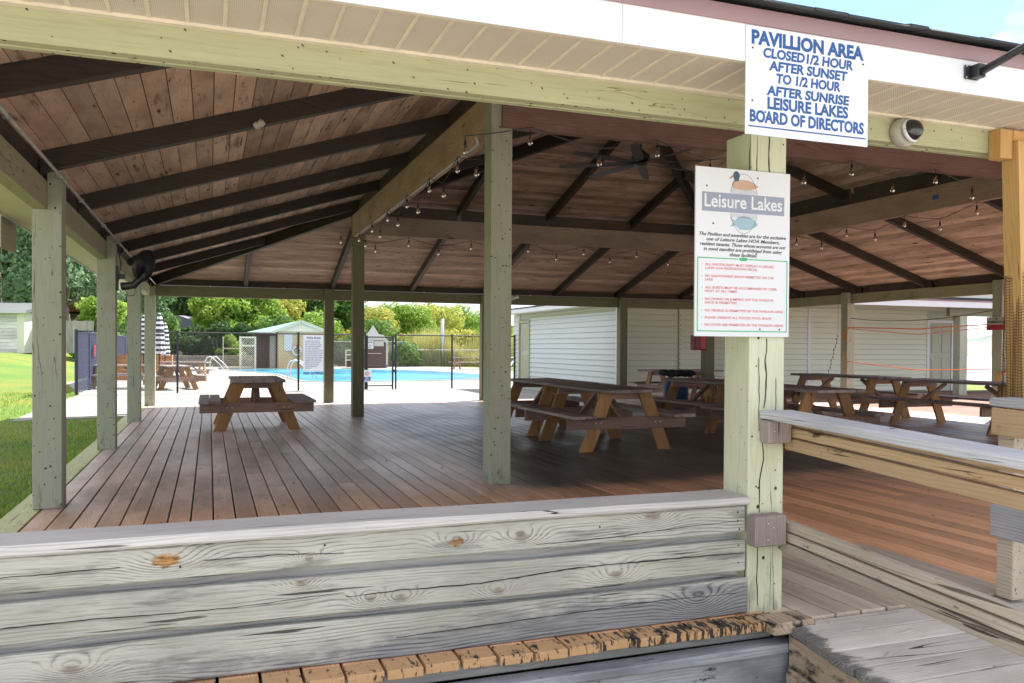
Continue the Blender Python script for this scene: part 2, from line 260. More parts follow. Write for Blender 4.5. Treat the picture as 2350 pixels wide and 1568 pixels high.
M['tabtop'] = wood('table_top_wood', 'Y', (0.06, 0.046, 0.042), (0.25, 0.20, 0.185), (0.40, 0.34, 0.33), **TW)
M['tableg'] = wood('table_leg_wood', 'Z', (0.11, 0.05, 0.02), (0.29, 0.15, 0.06), (0.41, 0.235, 0.10), **TW)
M['tabbeam'] = wood('table_beam_wood', 'X', (0.08, 0.042, 0.032), (0.26, 0.155, 0.12), (0.37, 0.24, 0.19), **TW)
M['newwood'] = wood('new_pine', 'Z', (0.34, 0.18, 0.06), (0.50, 0.29, 0.10), (0.60, 0.38, 0.16), freq=16, knots=0.3, rough=0.55, crack=0.05, tint=0.08)
M['rim'] = painted('yellow_green_rim_paint', 'Y', (0.52, 0.54, 0.28), specks=0.5, cracks=0.5, grime=0.3)
M['white'] = plain('white_vinyl', (0.68, 0.70, 0.73), 0.45, var=0.03)
M['dirtywhite'] = plain('dirty_white_plastic', (0.36, 0.345, 0.31), 0.5, var=0.4, scale=30)
M['mauve'] = plain('mauve_metal', (0.30, 0.20, 0.21), 0.5, var=0.12, scale=3)
M['shingle'] = plain('dark_shingle', (0.045, 0.05, 0.055), 0.95, var=0.5, scale=60, bump=0.6)
M['black'] = plain('black_metal', (0.018, 0.019, 0.022), 0.4, 0.0, spec=0.5)
M['blackfence'] = plain('black_fence_paint', (0.02, 0.022, 0.026), 0.5)
M['galv'] = plain('galvanised_steel', (0.5, 0.52, 0.54), 0.35, 0.9)
M['conduit'] = plain('grey_conduit', (0.42, 0.42, 0.42), 0.4, 0.3)
M['paperwhite'] = plain('sign_white', (0.66, 0.68, 0.71), 0.5, var=0.03, scale=2)
M['blueink'] = plain('blue_ink', (0.02, 0.085, 0.26), 0.5, var=0.1)
M['greyink'] = plain('faded_blue_ink', (0.26, 0.30, 0.38), 0.6, var=0.1)
M['blackink'] = plain('black_ink', (0.05, 0.05, 0.06), 0.6)
M['redink'] = plain('faded_red_ink', (0.62, 0.22, 0.24), 0.6)
M['greenink'] = plain('green_ink', (0.05, 0.40, 0.17), 0.6)
M['duckhead'] = plain('duck_head_ink', (0.05, 0.09, 0.16), 0.6); M['duckbody'] = plain('duck_body_ink', (0.50, 0.33, 0.25), 0.6)
M['fishink'] = plain('fish_ink', (0.30, 0.42, 0.50), 0.6); M['paleink'] = plain('pale_oval_ink', (0.62, 0.66, 0.72), 0.6)
M['beak'] = plain('beak_ink', (0.35, 0.22, 0.12), 0.6)
M['red'] = plain('red_plastic', (0.45, 0.02, 0.03), 0.35); M['darkred'] = plain('dark_red_cover', (0.22, 0.015, 0.03), 0.4)
M['bluebin'] = plain('dark_blue_plastic', (0.02, 0.06, 0.14), 0.4); M['bag'] = plain('dark_fabric', (0.02, 0.025, 0.035), 0.8, bump=0.4)
M['orangetape'] = plain('orange_tape', (0.80, 0.20, 0.08), 0.5); M['bluetape'] = plain('blue_tape', (0.02, 0.12, 0.42), 0.5)
M['brownnet'] = plain('brown_net', (0.085, 0.045, 0.02), 0.8)
M['pathconc'] = plain('path_concrete', (0.25, 0.24, 0.225), 0.85, var=0.12, scale=0.8, bump=0.2)
M['concrete'] = plain('pale_concrete', (0.32, 0.305, 0.28), 0.85, var=0.1, scale=1.5, bump=0.2)
M['bounce'] = plain('pale_bounce_ground', (0.50, 0.46, 0.40), 0.9, var=0.2, scale=0.8, bump=0.3)  # for the unseen ground added as a light reflector
M['siding'] = plain('pale_green_siding', (0.66, 0.69, 0.57), 0.5, var=0.05, scale=2)
M['sidingwhite'] = plain('white_siding', (0.55, 0.60, 0.59), 0.5, var=0.05, scale=2)
M['door'] = plain('sage_door', (0.42, 0.44, 0.36), 0.5); M['trim'] = plain('olive_trim', (0.36, 0.37, 0.25), 0.6)
M['cream'] = plain('cream_wall', (0.62, 0.50, 0.30), 0.75); M['creamtrim'] = plain('cream_trim', (0.75, 0.70, 0.55), 0.6)
M['greenroof'] = plain('green_metal_roof', (0.20, 0.42, 0.30), 0.4); M['brownroof'] = plain('brown_roof', (0.20, 0.07, 0.045), 0.7)
M['darkbrown'] = plain('brown_panel', (0.10, 0.06, 0.05), 0.7); M['palegrey'] = plain('pale_grey_plastic', (0.50, 0.47, 0.45), 0.6)
M['oldwhite'] = wood('old_white_board', 'X', (0.3, 0.3, 0.28), (0.6, 0.61, 0.58), (0.75, 0.76, 0.74), freq=10, rough=0.8, scl=0.4)
M['greyfence'] = wood('grey_fence_board', 'Z', (0.14, 0.13, 0.12), (0.27, 0.26, 0.25), (0.38, 0.37, 0.35), freq=10, rough=0.9)
M['timber'] = wood('timber', 'X', (0.05, 0.045, 0.04), (0.18, 0.16, 0.14), (0.30, 0.27, 0.24), freq=8, rough=0.9, scl=0.5)
M['orangewood'] = wood('orange_wood', 'X', (0.30, 0.12, 0.04), (0.50, 0.22, 0.08), (0.62, 0.32, 0.13), freq=12, rough=0.7)
M['blueroof'] = plain('slate_blue_roof', (0.14, 0.14, 0.24), 0.7); M['screen'] = plain('blue_windscreen', (0.05, 0.06, 0.12), 0.8, bump=0.4)
M['bark'] = plain('bark', (0.20, 0.17, 0.14), 0.95, var=0.3, scale=8, bump=0.6)
M['soffit'] = None

def soffit_mat():
    t = NT('perforated_soffit'); P = t.ge.outputs['Position']; x, y, z = t.sep(P)[0:3]
    def cell(v, f, off=0.0): return t.m('ABSOLUTE', t.m('SUBTRACT', t.m('FRACT', t.m('ADD', t.m('MULTIPLY', v, f), off)), 0.5))
    a, b = t.m('ADD', x, y), t.m('SUBTRACT', x, y)
    d = t.m('SQRT', t.m('ADD', t.m('POWER', cell(a, 78), 2.0), t.m('POWER', cell(b, 78), 2.0)))
    hole = t.ss(d, 0.22, 0.13)
    n = t.noise(P, 3.0, 6, 0.65); c = t.mix(n, (0.56, 0.49, 0.41), (0.70, 0.63, 0.55))
    rs = t.noise(t.v('MULTIPLY', P, (14.0, 4.0, 1.0)), 1.0, 7, 0.7); c = t.mix(t.ss(rs, 0.66, 0.72, 0, 0.8), c, (0.22, 0.10, 0.03))
    c = t.mix(t.m('MULTIPLY', hole, 0.8), c, (0.06, 0.045, 0.03))
    return t.out(c, 0.6, None)
M['soffit'] = soffit_mat(); M['soffitrib'] = plain('soffit_rib_vinyl', (0.70, 0.62, 0.50), 0.55, var=0.22, scale=14)

def foliage(name, cols):
    t = NT(name); n = t.noise(t.ge.outputs['Position'], 0.55, 4, 0.6); n2 = t.noise(t.ge.outputs['Position'], 7.0, 2, 0.5)
    f = t.m('ADD', t.m('MULTIPLY', n, 0.7), t.m('MULTIPLY', n2, 0.35))
    c = t.ramp(f, [(0.35, cols[0]), (0.52, cols[1]), (0.68, cols[2])])
    t.b.inputs['Subsurface Weight'].default_value = 0.0
    m = t.out(c, 0.6, None, spec=0.2)
    tr = t.n.new('ShaderNodeBsdfTranslucent'); t.l.new(c, tr.inputs[0]); mxs = t.n.new('ShaderNodeMixShader'); mxs.inputs[0].default_value = 0.35
    o = t.n['Material Output']; t.l.new(t.b.outputs[0], mxs.inputs[1]); t.l.new(tr.outputs[0], mxs.inputs[2]); t.l.new(mxs.outputs[0], o.inputs[0])
    return m
M['reed'] = foliage('reed_blades', [(0.20, 0.22, 0.07), (0.42, 0.42, 0.14), (0.62, 0.56, 0.26)])
M['leafdark'] = foliage('leaf_dark', [(0.018, 0.045, 0.016), (0.045, 0.095, 0.03), (0.09, 0.16, 0.05)])
M['leafmid'] = foliage('leaf_mid', [(0.045, 0.10, 0.025), (0.11, 0.21, 0.05), (0.20, 0.32, 0.09)])
M['leaflime'] = foliage('leaf_lime', [(0.10, 0.19, 0.03), (0.24, 0.38, 0.06), (0.42, 0.52, 0.12)])
M['leafyel'] = foliage('leaf_yellow', [(0.16, 0.20, 0.04), (0.38, 0.40, 0.08), (0.58, 0.54, 0.15)])
M['leafblue'] = foliage('leaf_sage', [(0.07, 0.13, 0.06), (0.14, 0.23, 0.12), (0.24, 0.34, 0.20)])
M['blade'] = foliage('grass_blade', [(0.15, 0.28, 0.05), (0.27, 0.40, 0.08), (0.42, 0.48, 0.13)])

def grass_mat():
    t = NT('lawn'); P = t.ge.outputs['Position']; n = t.noise(P, 0.35, 6, 0.6); n2 = t.noise(P, 22.0, 4, 0.7)
    c = t.ramp(n, [(0.38, (0.09, 0.175, 0.03)), (0.5, (0.14, 0.195, 0.03)), (0.62, (0.185, 0.19, 0.03))])
    k = t.m('ADD', 0.45, n2); c = t.mix(1.0, c, t.comb(k, k, k), 'MULTIPLY')
    sn = t.noise(P, 0.8, 5, 0.7); c = t.mix(t.ss(sn, 0.66, 0.74), c, (0.42, 0.37, 0.29))
    return t.out(c, 0.9, n2, 0.8, 0.05)
M['grass'] = grass_mat()
def water_mat(name, c1, c2, rough, sc):
    t = NT(name); P = t.ge.outputs['Position']; n = t.noise(P, sc, 4, 0.6, 0.4); y = t.sep(P)[1]
    big = t.noise(P, sc*0.12, 3, 0.5)
    v = t.vor(t.v('ADD', P, t.comb(n, n, 0.0)), sc*0.9, 'DISTANCE_TO_EDGE')[0]  # bright caustic web painted into the water colour
    f = t.m('ADD', t.ss(v, 0.0, 0.12, 0.35, 0.0), t.m('SUBTRACT', 1.0, t.ss(big, 0.3, 0.62)))
    return t.out(t.mix(f, c1, c2), rough, n, 0.35, 0.06, 0.2)
M['pool'] = water_mat('pool_water', (0.006, 0.14, 0.29), (0.05, 0.36, 0.44), 0.25, 1.6)
M['lake'] = water_mat('lake_water', (0.30, 0.36, 0.42), (0.42, 0.48, 0.54), 0.3, 0.5)
M['hill'] = foliage('far_hill', [(0.05, 0.09, 0.08), (0.09, 0.14, 0.12), (0.18, 0.22, 0.17)])
def stripe_mat():
    t = NT('striped_canvas'); z = t.sep(t.ge.outputs['Position'])[2]
    s_ = t.m('GREATER_THAN', t.m('FRACT', t.m('MULTIPLY', z, 6.2)), 0.5)
    return t.out(t.mix(s_, (0.75, 0.76, 0.78), (0.05, 0.06, 0.08)), 0.8)
M['stripe'] = stripe_mat()
def glass_mat(name, tint, rough=0.03, alpha=None):
    t = NT(name); t.b.inputs['Transmission Weight'].default_value = 1.0 if alpha is None else 0.0
    t.b.inputs['IOR'].default_value = 1.45; return t.out(tint, rough, None, spec=0.5)
M['bulb'] = glass_mat('bulb_glass', (0.98, 0.93, 0.82)); M['dome'] = plain('dark_dome', (0.01, 0.01, 0.012), 0.06, var=0.0, spec=0.8)
M['filament'] = plain('amber_filament', (0.30, 0.2, 0.1), 0.4, var=0.05)

# ------------------------------------------------------------------ mesh helpers
class MB:
    def __init__(s): s.v = []; s.f = []
    def add(s, vs, fs):
        o = len(s.v); s.v += [tuple(p) for p in vs]; s.f += [tuple(i+o for i in f) for f in fs]; return s
    def box(s, x0, x1, y0, y1, z0, z1, M4=None, ch=0.0):
        if ch:
            vs, fs = chbox(x0, x1, y0, y1, z0, z1, ch)
        else:
            vs = [(x0, y0, z0), (x1, y0, z0), (x1, y1, z0), (x0, y1, z0), (x0, y0, z1), (x1, y0, z1), (x1, y1, z1), (x0, y1, z1)]
            fs = [(3, 2, 1, 0), (4, 5, 6, 7), (0, 1, 5, 4), (1, 2, 6, 5), (2, 3, 7, 6), (3, 0, 4, 7)]
        if M4 is not None: vs = [M4 @ Vector(p) for p in vs]
        return s.add(vs, fs)
    def hexa(s, p):   # 8 corners, bottom 4 then top 4
        return s.add(p, [(3, 2, 1, 0), (4, 5, 6, 7), (0, 1, 5, 4), (1, 2, 6, 5), (2, 3, 7, 6), (3, 0, 4, 7)])
    def beam(s, a, b, w, h, ch=0.0, up=(0, 0, 1)):
        a, b = Vector(a), Vector(b); d = (b-a); L = d.length; d.normalize(); u = Vector(up); sx = d.cross(u).normalized(); u = sx.cross(d).normalized()
        M4 = Matrix(((sx.x, d.x, u.x, a.x), (sx.y, d.y, u.y, a.y), (sx.z, d.z, u.z, a.z), (0, 0, 0, 1)))
        return s.box(-w/2, w/2, 0, L, -h/2, h/2, M4, ch)
    def tube(s, pts, r, n=8, cap=True):
        pts = [Vector(p) for p in pts]; rs = r if isinstance(r, (list, tuple)) else [r]*len(pts); vs = []; fs = []
        ref = Vector((0.31, 0.2, 0.93))
        for i, p in enumerate(pts):
            d = (pts[min(i+1, len(pts)-1)]-pts[max(i-1, 0)]).normalized()
            rr = ref if abs(d.dot(ref)) < 0.95 else Vector((1, 0, 0)); a = d.cross(rr).normalized(); b = d.cross(a)
            for k in range(n):
                q = 2*math.pi*k/n; vs.append(p+(a*math.cos(q)+b*math.sin(q))*rs[i])
        for i in range(len(pts)-1):
            for k in range(n):
                k2 = (k+1) % n; fs.append((i*n+k, i*n+k2, (i+1)*n+k2, (i+1)*n+k))
        if cap: fs.append(tuple(range(n-1, -1, -1))); fs.append(tuple(range((len(pts)-1)*n, len(pts)*n)))
        return s.add(vs, fs)
    def lathe(s, prof, c=(0, 0, 0), n=16, M4=None):
        vs = []; fs = []
        for (r, z) in prof:
            for k in range(n):
                q = 2*math.pi*k/n; p = Vector((r*math.cos(q), r*math.sin(q), z))
                p = (M4 @ p) if M4 is not None else p+Vector(c); vs.append(p)
        for i in range(len(prof)-1):
            for k in range(n):
                k2 = (k+1) % n; fs.append((i*n+k, i*n+k2, (i+1)*n+k2, (i+1)*n+k))
        fs.append(tuple(range(n-1, -1, -1))); fs.append(tuple(range((len(prof)-1)*n, len(prof)*n)))
        return s.add(vs, fs)
    def prism(s, poly, z0, z1, M4=None):
        n = len(poly); vs = [(x, y, z0) for x, y in poly]+[(x, y, z1) for x, y in poly]
        if M4 is not None: vs = [M4 @ Vector(p) for p in vs]
        return s.add(vs, [tuple(range(n-1, -1, -1)), tuple(range(n, 2*n))]+[(i, (i+1) % n, (i+1) % n+n, i+n) for i in range(n)])
    def mesh(s, name, mat, smooth=False):
        me = bpy.data.meshes.new(name); me.from_pydata(s.v, [], s.f); me.materials.append(mat)
        if smooth: me.polygons.foreach_set('use_smooth', [True]*len(me.polygons))
        me.update(); return me
    def obj(s, name, mat, parent=None, smooth=False):
        return link(name, s.mesh(name, mat, smooth), parent)
def chbox(x0, x1, y0, y1, z0, z1, c):
    bm = bmesh.new(); vs = [bm.verts.new(p) for p in [(x0, y0, z0), (x1, y0, z0), (x1, y1, z0), (x0, y1, z0), (x0, y0, z1), (x1, y0, z1), (x1, y1, z1), (x0, y1, z1)]]
    for f in [(3, 2, 1, 0), (4, 5, 6, 7), (0, 1, 5, 4), (1, 2, 6, 5), (2, 3, 7, 6), (3, 0, 4, 7)]: bm.faces.new([vs[i] for i in f])
    bmesh.ops.bevel(bm, geom=list(bm.edges), offset=c, segments=1, affect='EDGES', profile=0.5)
    bm.verts.index_update(); o = ([tuple(v.co) for v in bm.verts], [tuple(v.index for v in f.verts) for f in bm.faces]); bm.free(); return o
def link(name, me, parent=None):
    o = bpy.data.objects.new(name, me); COL.objects.link(o)
    if parent is not None: o.parent = parent
    return o
def tag(o, label, cat, group=None):
    o['label'] = label; o['category'] = cat
    if group: o['group'] = group
    return o
def thing(name, label, cat, loc=(0, 0, 0), rz=0.0, group=None):
    o = bpy.data.objects.new(name, None); COL.objects.link(o); o.location = loc; o.rotation_euler = (0, 0, rz); o.empty_display_size = 0.2
    return tag(o, label, cat, group)
def struct(o): o['kind'] = 'structure'; return o
def stuff(o): o['kind'] = 'stuff'; return o
def box(name, mat, x0, x1, y0, y1, z0, z1, parent=None, ch=0.0): return MB().box(x0, x1, y0, y1, z0, z1, None, ch).obj(name, mat, parent)
KIDS = {}
def copy_tree(o, parent=None):
    c = o.copy(); COL.objects.link(c); c.parent = parent
    for ch in [k for k in bpy.data.objects if k.parent == o]: copy_tree(ch, c)
    return c
def at(u, Z, z=0.0):     # point at depth Z whose bearing is u (in 2350 wide picture units)
    lat = (u-1175)*Z/1903.0
    return Vector((0.3426*Z+0.9395*lat, 0.9394*Z-0.3426*lat, z))
def text_mesh(body, size, offset=0.0, shear=0.0, align='CENTER', spacing=1.0):
    c = bpy.data.curves.new('t', 'FONT'); c.body = body; c.size = size; c.offset = offset; c.shear = shear; c.align_x = align
    c.extrude = 0.0004; c.space_character = spacing; c.resolution_u = 3
    o = bpy.data.objects.new('t', c); COL.objects.link(o); bpy.context.view_layer.update()
    me = bpy.data.meshes.new_from_object(o.evaluated_get(bpy.context.evaluated_depsgraph_get()))
    vs = [tuple(v.co) for v in me.vertices]; fs = [tuple(p.vertices) for p in me.polygons]
    bpy.data.objects.remove(o); bpy.data.curves.remove(c); bpy.data.meshes.remove(me); return vs, fs
def put_text(mb, body, x, z, size, width=None, offset=0.0, shear=0.0, align='CENTER', slope=0.0, y=0.0, maxw=None):
    """lettering in the x-z plane facing -y, baseline at z, fitted to a width"""
    vs, fs = text_mesh(body, size, offset, shear, align)
    if not vs: return
    x0, x1 = min(v[0] for v in vs), max(v[0] for v in vs); k = 1.0
    if width: k = width/(x1-x0)
    if align == 'CENTER': vs = [((v[0]-(x0+x1)/2)*k, v[1], v[2]) for v in vs]
    else: vs = [((v[0]-x0)*k, v[1], v[2]) for v in vs]
    mb.add([(x+v[0], y-v[2], z+v[1]+slope*v[0]) for v in vs], fs)

# ------------------------------------------------------------------ frame of the pavilion
XS = [-1.249+3.619*i for i in range(5)]; YS = [3.262+3.8045*i for i in range(5)]; PW = 0.1992
XL, XR_, YF, YB = -1.249, 13.427, 3.262, 18.68; DX, DY = 3.619, 3.8045; ZD0, ZK = 2.607, 1.143; LA = 2.02
def zdeck(L): return ZD0+ZK*L
def lev(x, y): return min((x-XL)/DX, (XR_-x)/DX, (y-YF)/DY, (YB-y)/DY)

# ------------------------------------------------------------------ ground, concrete, water
def sm(t): t = max(0.0, min(1.0, t)); return t*t*(3-2*t)
def ground_z(x, y):
    z = -0.16
    z -= 0.45*sm((3.3-y)/0.9) if y < 3.3 else 0
    z += 0.95*sm((y-26)/22)*sm((-4.5-x)/6)
    z -= 2.3*sm((0.88*x-0.47*y-14)/6)
    if y > 58: z += 0.5*sm((y-58)/12)*sm((14-x)/8)
    return z
gx = sorted(set([-1500, -700, -300, -160, -90]+list(np.arange(-60, 60.1, 1.5))+[75, 100, 160, 300, 700, 1500]))
gy = sorted(set([-300, -60, -20]+list(np.arange(-8, 100.1, 1.5))+[120, 160, 300, 700, 1600]))
gm = MB(); nx, ny = len(gx), len(gy)
gm.add([(x, y, ground_z(x, y)) for y in gy for x in gx], [(j*nx+i, j*nx+i+1, (j+1)*nx+i+1, (j+1)*nx+i) for j in range(ny-1) for i in range(nx-1)])
struct(gm.obj('ground', M['grass'], None, True))
def sheet(name, poly, z, mat, th=0.02):
    return struct(MB().prism(poly, z-th, z).obj(name, mat))
sheet('path', [(-3.4, 17.2), (-1.5, 17.75), (-1.5, 18.72), (9.97, 18.72), (9.97, 26.0), (-3.42, 26.0)], -0.146, M['pathconc'])
sheet('pool_deck', [(-3.42, 26.003), (16, 26.003), (17, 54), (14, 58), (-6, 58), (-6, 40)], -0.146, M['concrete'])
pool = [(0.85, 50.3), (1.7, 47.5), (2.6, 45), (3.2, 42), (3.35, 38), (3.4, 35), (3.6, 33.4), (4.2, 32.8), (7, 33), (9.2, 33.5), (11, 34.2), (12.4, 36.4), (12.7, 39.4), (12.4, 44), (11.5, 46.8), (10.3, 48.9), (7.2, 51.4), (5.3, 51.5), (2.9, 51.2)]
sheet('pool_water', pool, -0.135, M['pool'], 0.008)
sheet('bounce_ground', [(-30, -60), (60, -60), (60, 2.2), (24, 2.2), (-30, 2.2)], -0.55, M['bounce'])  # unseen pale ground, added to bounce light onto soffit, beam and front wall
cx_, cy_ = 7, 42
pc = MB(); ring_o = [((x-cx_)*1.05+cx_, (y-cy_)*1.03+cy_) for x, y in pool]; n_ = len(pool)
pc.add([(x, y, -0.12) for x, y in pool]+[(x, y, -0.12) for x, y in ring_o]+[(x, y, -0.15) for x, y in pool]+[(x, y, -0.15) for x, y in ring_o],
       [(i, i+n_, (i+1) % n_+n_, (i+1) % n_) for i in range(n_)]+[(i, (i+1) % n_, (i+1) % n_+2*n_, i+2*n_) for i in range(n_)]+[(i+n_, i+3*n_, (i+1) % n_+3*n_, (i+1) % n_+n_) for i in range(n_)])
struct(pc.obj('pool_coping', M['concrete']))
sheet('lake', [(20, -600), (1400, -600), (1400, 1300), (560, 1300), (20, 20)], -1.6, M['lake'])
hm = MB(); hv = []; hn = 46
for i in range(hn):
    a = R(30+i*1.4); dx, dy = math.sin(a), math.cos(a); hh = 17+6*math.sin(i*0.37)+3*math.sin(i*1.3)
    for k, (d, z) in enumerate([(440, -2), (452, 3.5), (520, hh*0.75), (640, hh), (900, -3)]):
        hv.append((dx*d, dy*d, z+random.uniform(-.6, .6)*(k in (1, 2, 3))))
hm.add(hv, [(i*5+k, (i+1)*5+k, (i+1)*5+k+1, i*5+k+1) for i in range(hn-1) for k in range(4)])
struct(hm.obj('far_hill', M['hill'], None, True))

jm = MB()
for x_ in (-1.6, 1.0, 3.6, 6.2, 8.8): jm.box(x_, x_+0.02, 18.76, 25.98, -0.147, -0.143)
jm.box(-3.4, 9.9, 22.3, 22.325, -0.147, -0.1425)
for x_ in (-2, 1.2, 4.4, 7.6, 10.8): jm.box(x_, x_+0.03, 26.1, 32.4, -0.147, -0.143)
struct(jm.obj('path_joint', M['trim']))
# grass blades near the deck, one mass
def grass_patch():
    n = 26000; rng = np.random.RandomState(3)
    x = -1.5-rng.rand(n)**1.6*9.0; y = 3.5+rng.rand(n)*24.0
    keep = ~((x > -3.5) & (y > 17.1)); x, y = x[keep], y[keep]; n = len(x)
    h = (0.03+0.05*rng.rand(n)); an = rng.rand(n)*6.28; wd = 0.008+0.006*rng.rand(n); z = np.array([ground_z(a, b) for a, b in zip(x, y)])
    dx, dy = np.cos(an), np.sin(an); ln = (rng.rand(n)-.5)*0.05
    V = np.empty((n, 3, 3)); V[:, 0] = np.stack([x-dx*wd, y-dy*wd, z], 1); V[:, 1] = np.stack([x+dx*wd, y+dy*wd, z], 1); V[:, 2] = np.stack([x-dy*ln, y+dx*ln, z+h], 1)
    me = bpy.data.meshes.new('grass'); me.from_pydata(V.reshape(-1, 3).tolist(), [], np.arange(n*3).reshape(-1, 3).tolist()); me.materials.append(M['blade'])
    tag(stuff(link('grass', me)), 'short green grass blades on the lawn beside the deck', 'grass')
grass_patch()

# ------------------------------------------------------------------ deck
deck = struct(link('deck', MB().box(-1.36, 24.0, 3.3, 18.66, -0.14, -0.06).mesh('deck', M['shingle'])))
x = -1.188; k = 0; bw = 0.152-0.012; cache = {}
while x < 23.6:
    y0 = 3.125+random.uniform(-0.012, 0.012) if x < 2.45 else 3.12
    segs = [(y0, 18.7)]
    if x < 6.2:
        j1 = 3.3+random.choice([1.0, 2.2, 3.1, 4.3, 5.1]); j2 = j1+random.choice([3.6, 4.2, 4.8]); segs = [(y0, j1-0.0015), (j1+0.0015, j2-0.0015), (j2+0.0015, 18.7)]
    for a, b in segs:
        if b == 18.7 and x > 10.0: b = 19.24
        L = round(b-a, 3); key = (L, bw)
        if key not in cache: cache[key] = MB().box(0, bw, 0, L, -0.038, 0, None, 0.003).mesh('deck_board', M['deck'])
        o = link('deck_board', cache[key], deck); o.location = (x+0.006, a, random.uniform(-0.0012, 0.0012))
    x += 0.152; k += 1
for nm, b in (('left', (-1.40, -1.20, 3.2, 18.7, -0.05, -0.004)),): box('rim_board', M['rim'], *b, deck, 0.004)
box('rim_board', M['rim'], -1.42, -1.362, 3.2, 18.7, -0.34, -0.052, deck, 0.004)
box('rim_board', M['gapwood'], -1.36, 9.9, 18.7, 18.74, -0.30, -0.03, deck)

def litter():
    rng = np.random.RandomState(4); m = MB()
    for i in range(150):
        x = rng.uniform(-1.1, 9); y = rng.uniform(3.55, 13); s_ = rng.uniform(0.008, 0.022); a = rng.rand()*6.28; c, d = math.cos(a)*s_, math.sin(a)*s_
        m.add([(x-c, y-d, 0.004), (x+d*.4, y-c*.4, 0.006+s_*.3), (x+c, y+d, 0.005), (x-d*.4, y+c*.4, 0.004)], [(0, 1, 2, 3)])
    tag(stuff(m.obj('leaf_litter', M['brownnet'])), 'tiny dry leaf crumbs scattered over the deck boards', 'leaf litter')
litter()
# ------------------------------------------------------------------ pavilion
pav = thing('pavilion', 'large open timber pavilion with green posts and dark raftered hip ceiling', 'pavilion', (6.089, 10.97, 0))
def P_(o): o.parent = pav; o.matrix_parent_inverse = Matrix.Translation((-6.089, -10.97, 0)); return o
def pbox(name, mat, *b, ch=0.0): return P_(box(name, M[mat], *b, None, ch))
LEFTB = (XL, XL+0.10); RIGHTB = (XR_-0.10, XR_); FRONTB = (3.205, 3.305); BACKB = (YB-0.10, YB)
def post(ix, iy, lo, mat='post', up=None, top=2.2585):
    x, y = XS[ix], YS[iy]; m = MB(); m.box(x, x+PW, y, y+PW, lo, top, None, 0.004)
    if up: m.box(*up)
    return P_(m.obj('post', M[mat]))
for iy in (2, 3, 1):
    post(0, iy, 0, 'post', (XS[0]+0.103, XS[0]+PW, YS[iy], YS[iy]+PW, 2.2585, 2.54))
post(0, 4, 0, 'post', (XS[0]+0.103, XS[0]+PW, YS[4], YS[4]+0.097, 2.2585, 2.52))
post(0, 0, 0, 'post'); post(4, 0, 0, 'post'); post(3, 0, 0, 'post'); post(2, 0, 0, 'post')
for ix in (1, 2, 3): post(ix, 4, 0, 'shadepost', (XS[ix], XS[ix]+PW, YS[4], YS[4]+0.097, 2.2585, 2.50))
post(4, 4, 0, 'shadepost')
for iy in (1, 2, 3): post(4, iy, 0, 'post', (XS[4], XS[4]+0.097, YS[iy], YS[iy]+PW, 2.2585, 2.50))
sp_ = post(1, 0, -0.02, 'signpost'); sp_['label'] = 'pale green front post with deep vertical cracks behind the white signs'
# ring posts
RT_ = 3.556
post(1, 1, 0, 'post', (XS[1], XS[1]+0.094, YS[1], YS[1]+PW-0.002, 3.2185, RT_), top=3.2185)
post(1, 3, 0, 'shadepost', (XS[1], XS[1]+0.094, YS[3]+0.1, YS[3]+PW, 3.2185, RT_), top=3.2185)
post(3, 3, 0, 'shadepost', None, top=3.2185); post(3, 1, 0, 'post', None, top=3.2185)
# perimeter beams, one per bay
for i in range(4):
    y0, y1 = YS[i], YS[i+1]
    pbox('beam', 'gbeamY', LEFTB[0], LEFTB[1], y0+0.001 if i else 3.31, y1-0.001, 2.26, 2.47, ch=0.003)
    pbox('beam', 'gbeamY', RIGHTB[0], RIGHTB[1], y0+0.001 if i else 3.31, y1-0.001, 2.26, 2.47, ch=0.003)
    x0, x1 = XS[i], XS[i+1]
    pbox('beam', 'shadebeam', x0+0.10 if i == 0 else x0+0.001, x1-0.001 if i < 3 else 13.32, BACKB[0], BACKB[1], 2.26, 2.47, ch=0.003)
pbox('beam', 'gbeamX', -1.7, 5.2, 3.205, 3.262, 2.262, 2.47, ch=0.004); pbox('beam', 'gbeamX', 5.203, 13.5, 3.205, 3.262, 2.262, 2.47, ch=0.004)
pbox('beam', 'gbeamX', -1.7, 13.5, 3.266, 3.305, 2.2605, 2.47, ch=0.004)
# ring beams
pbox('beam', 'pink', XS[1]+0.096, XS[3]+PW, 7.04, 7.135, 3.22, RT_, ch=0.004)
pbox('beam', 'ringX', XS[1]+0.1, XS[3]+PW, 14.68, 14.772, 3.2205, RT_, ch=0.004)
pbox('beam', 'ringY', 2.372, 2.464, 7.268, 14.772, 3.17, 3.559, ch=0.004)
pbox('beam', 'ringY', 9.60, 9.692, 7.138, 14.676, 3.2215, RT_, ch=0.004)
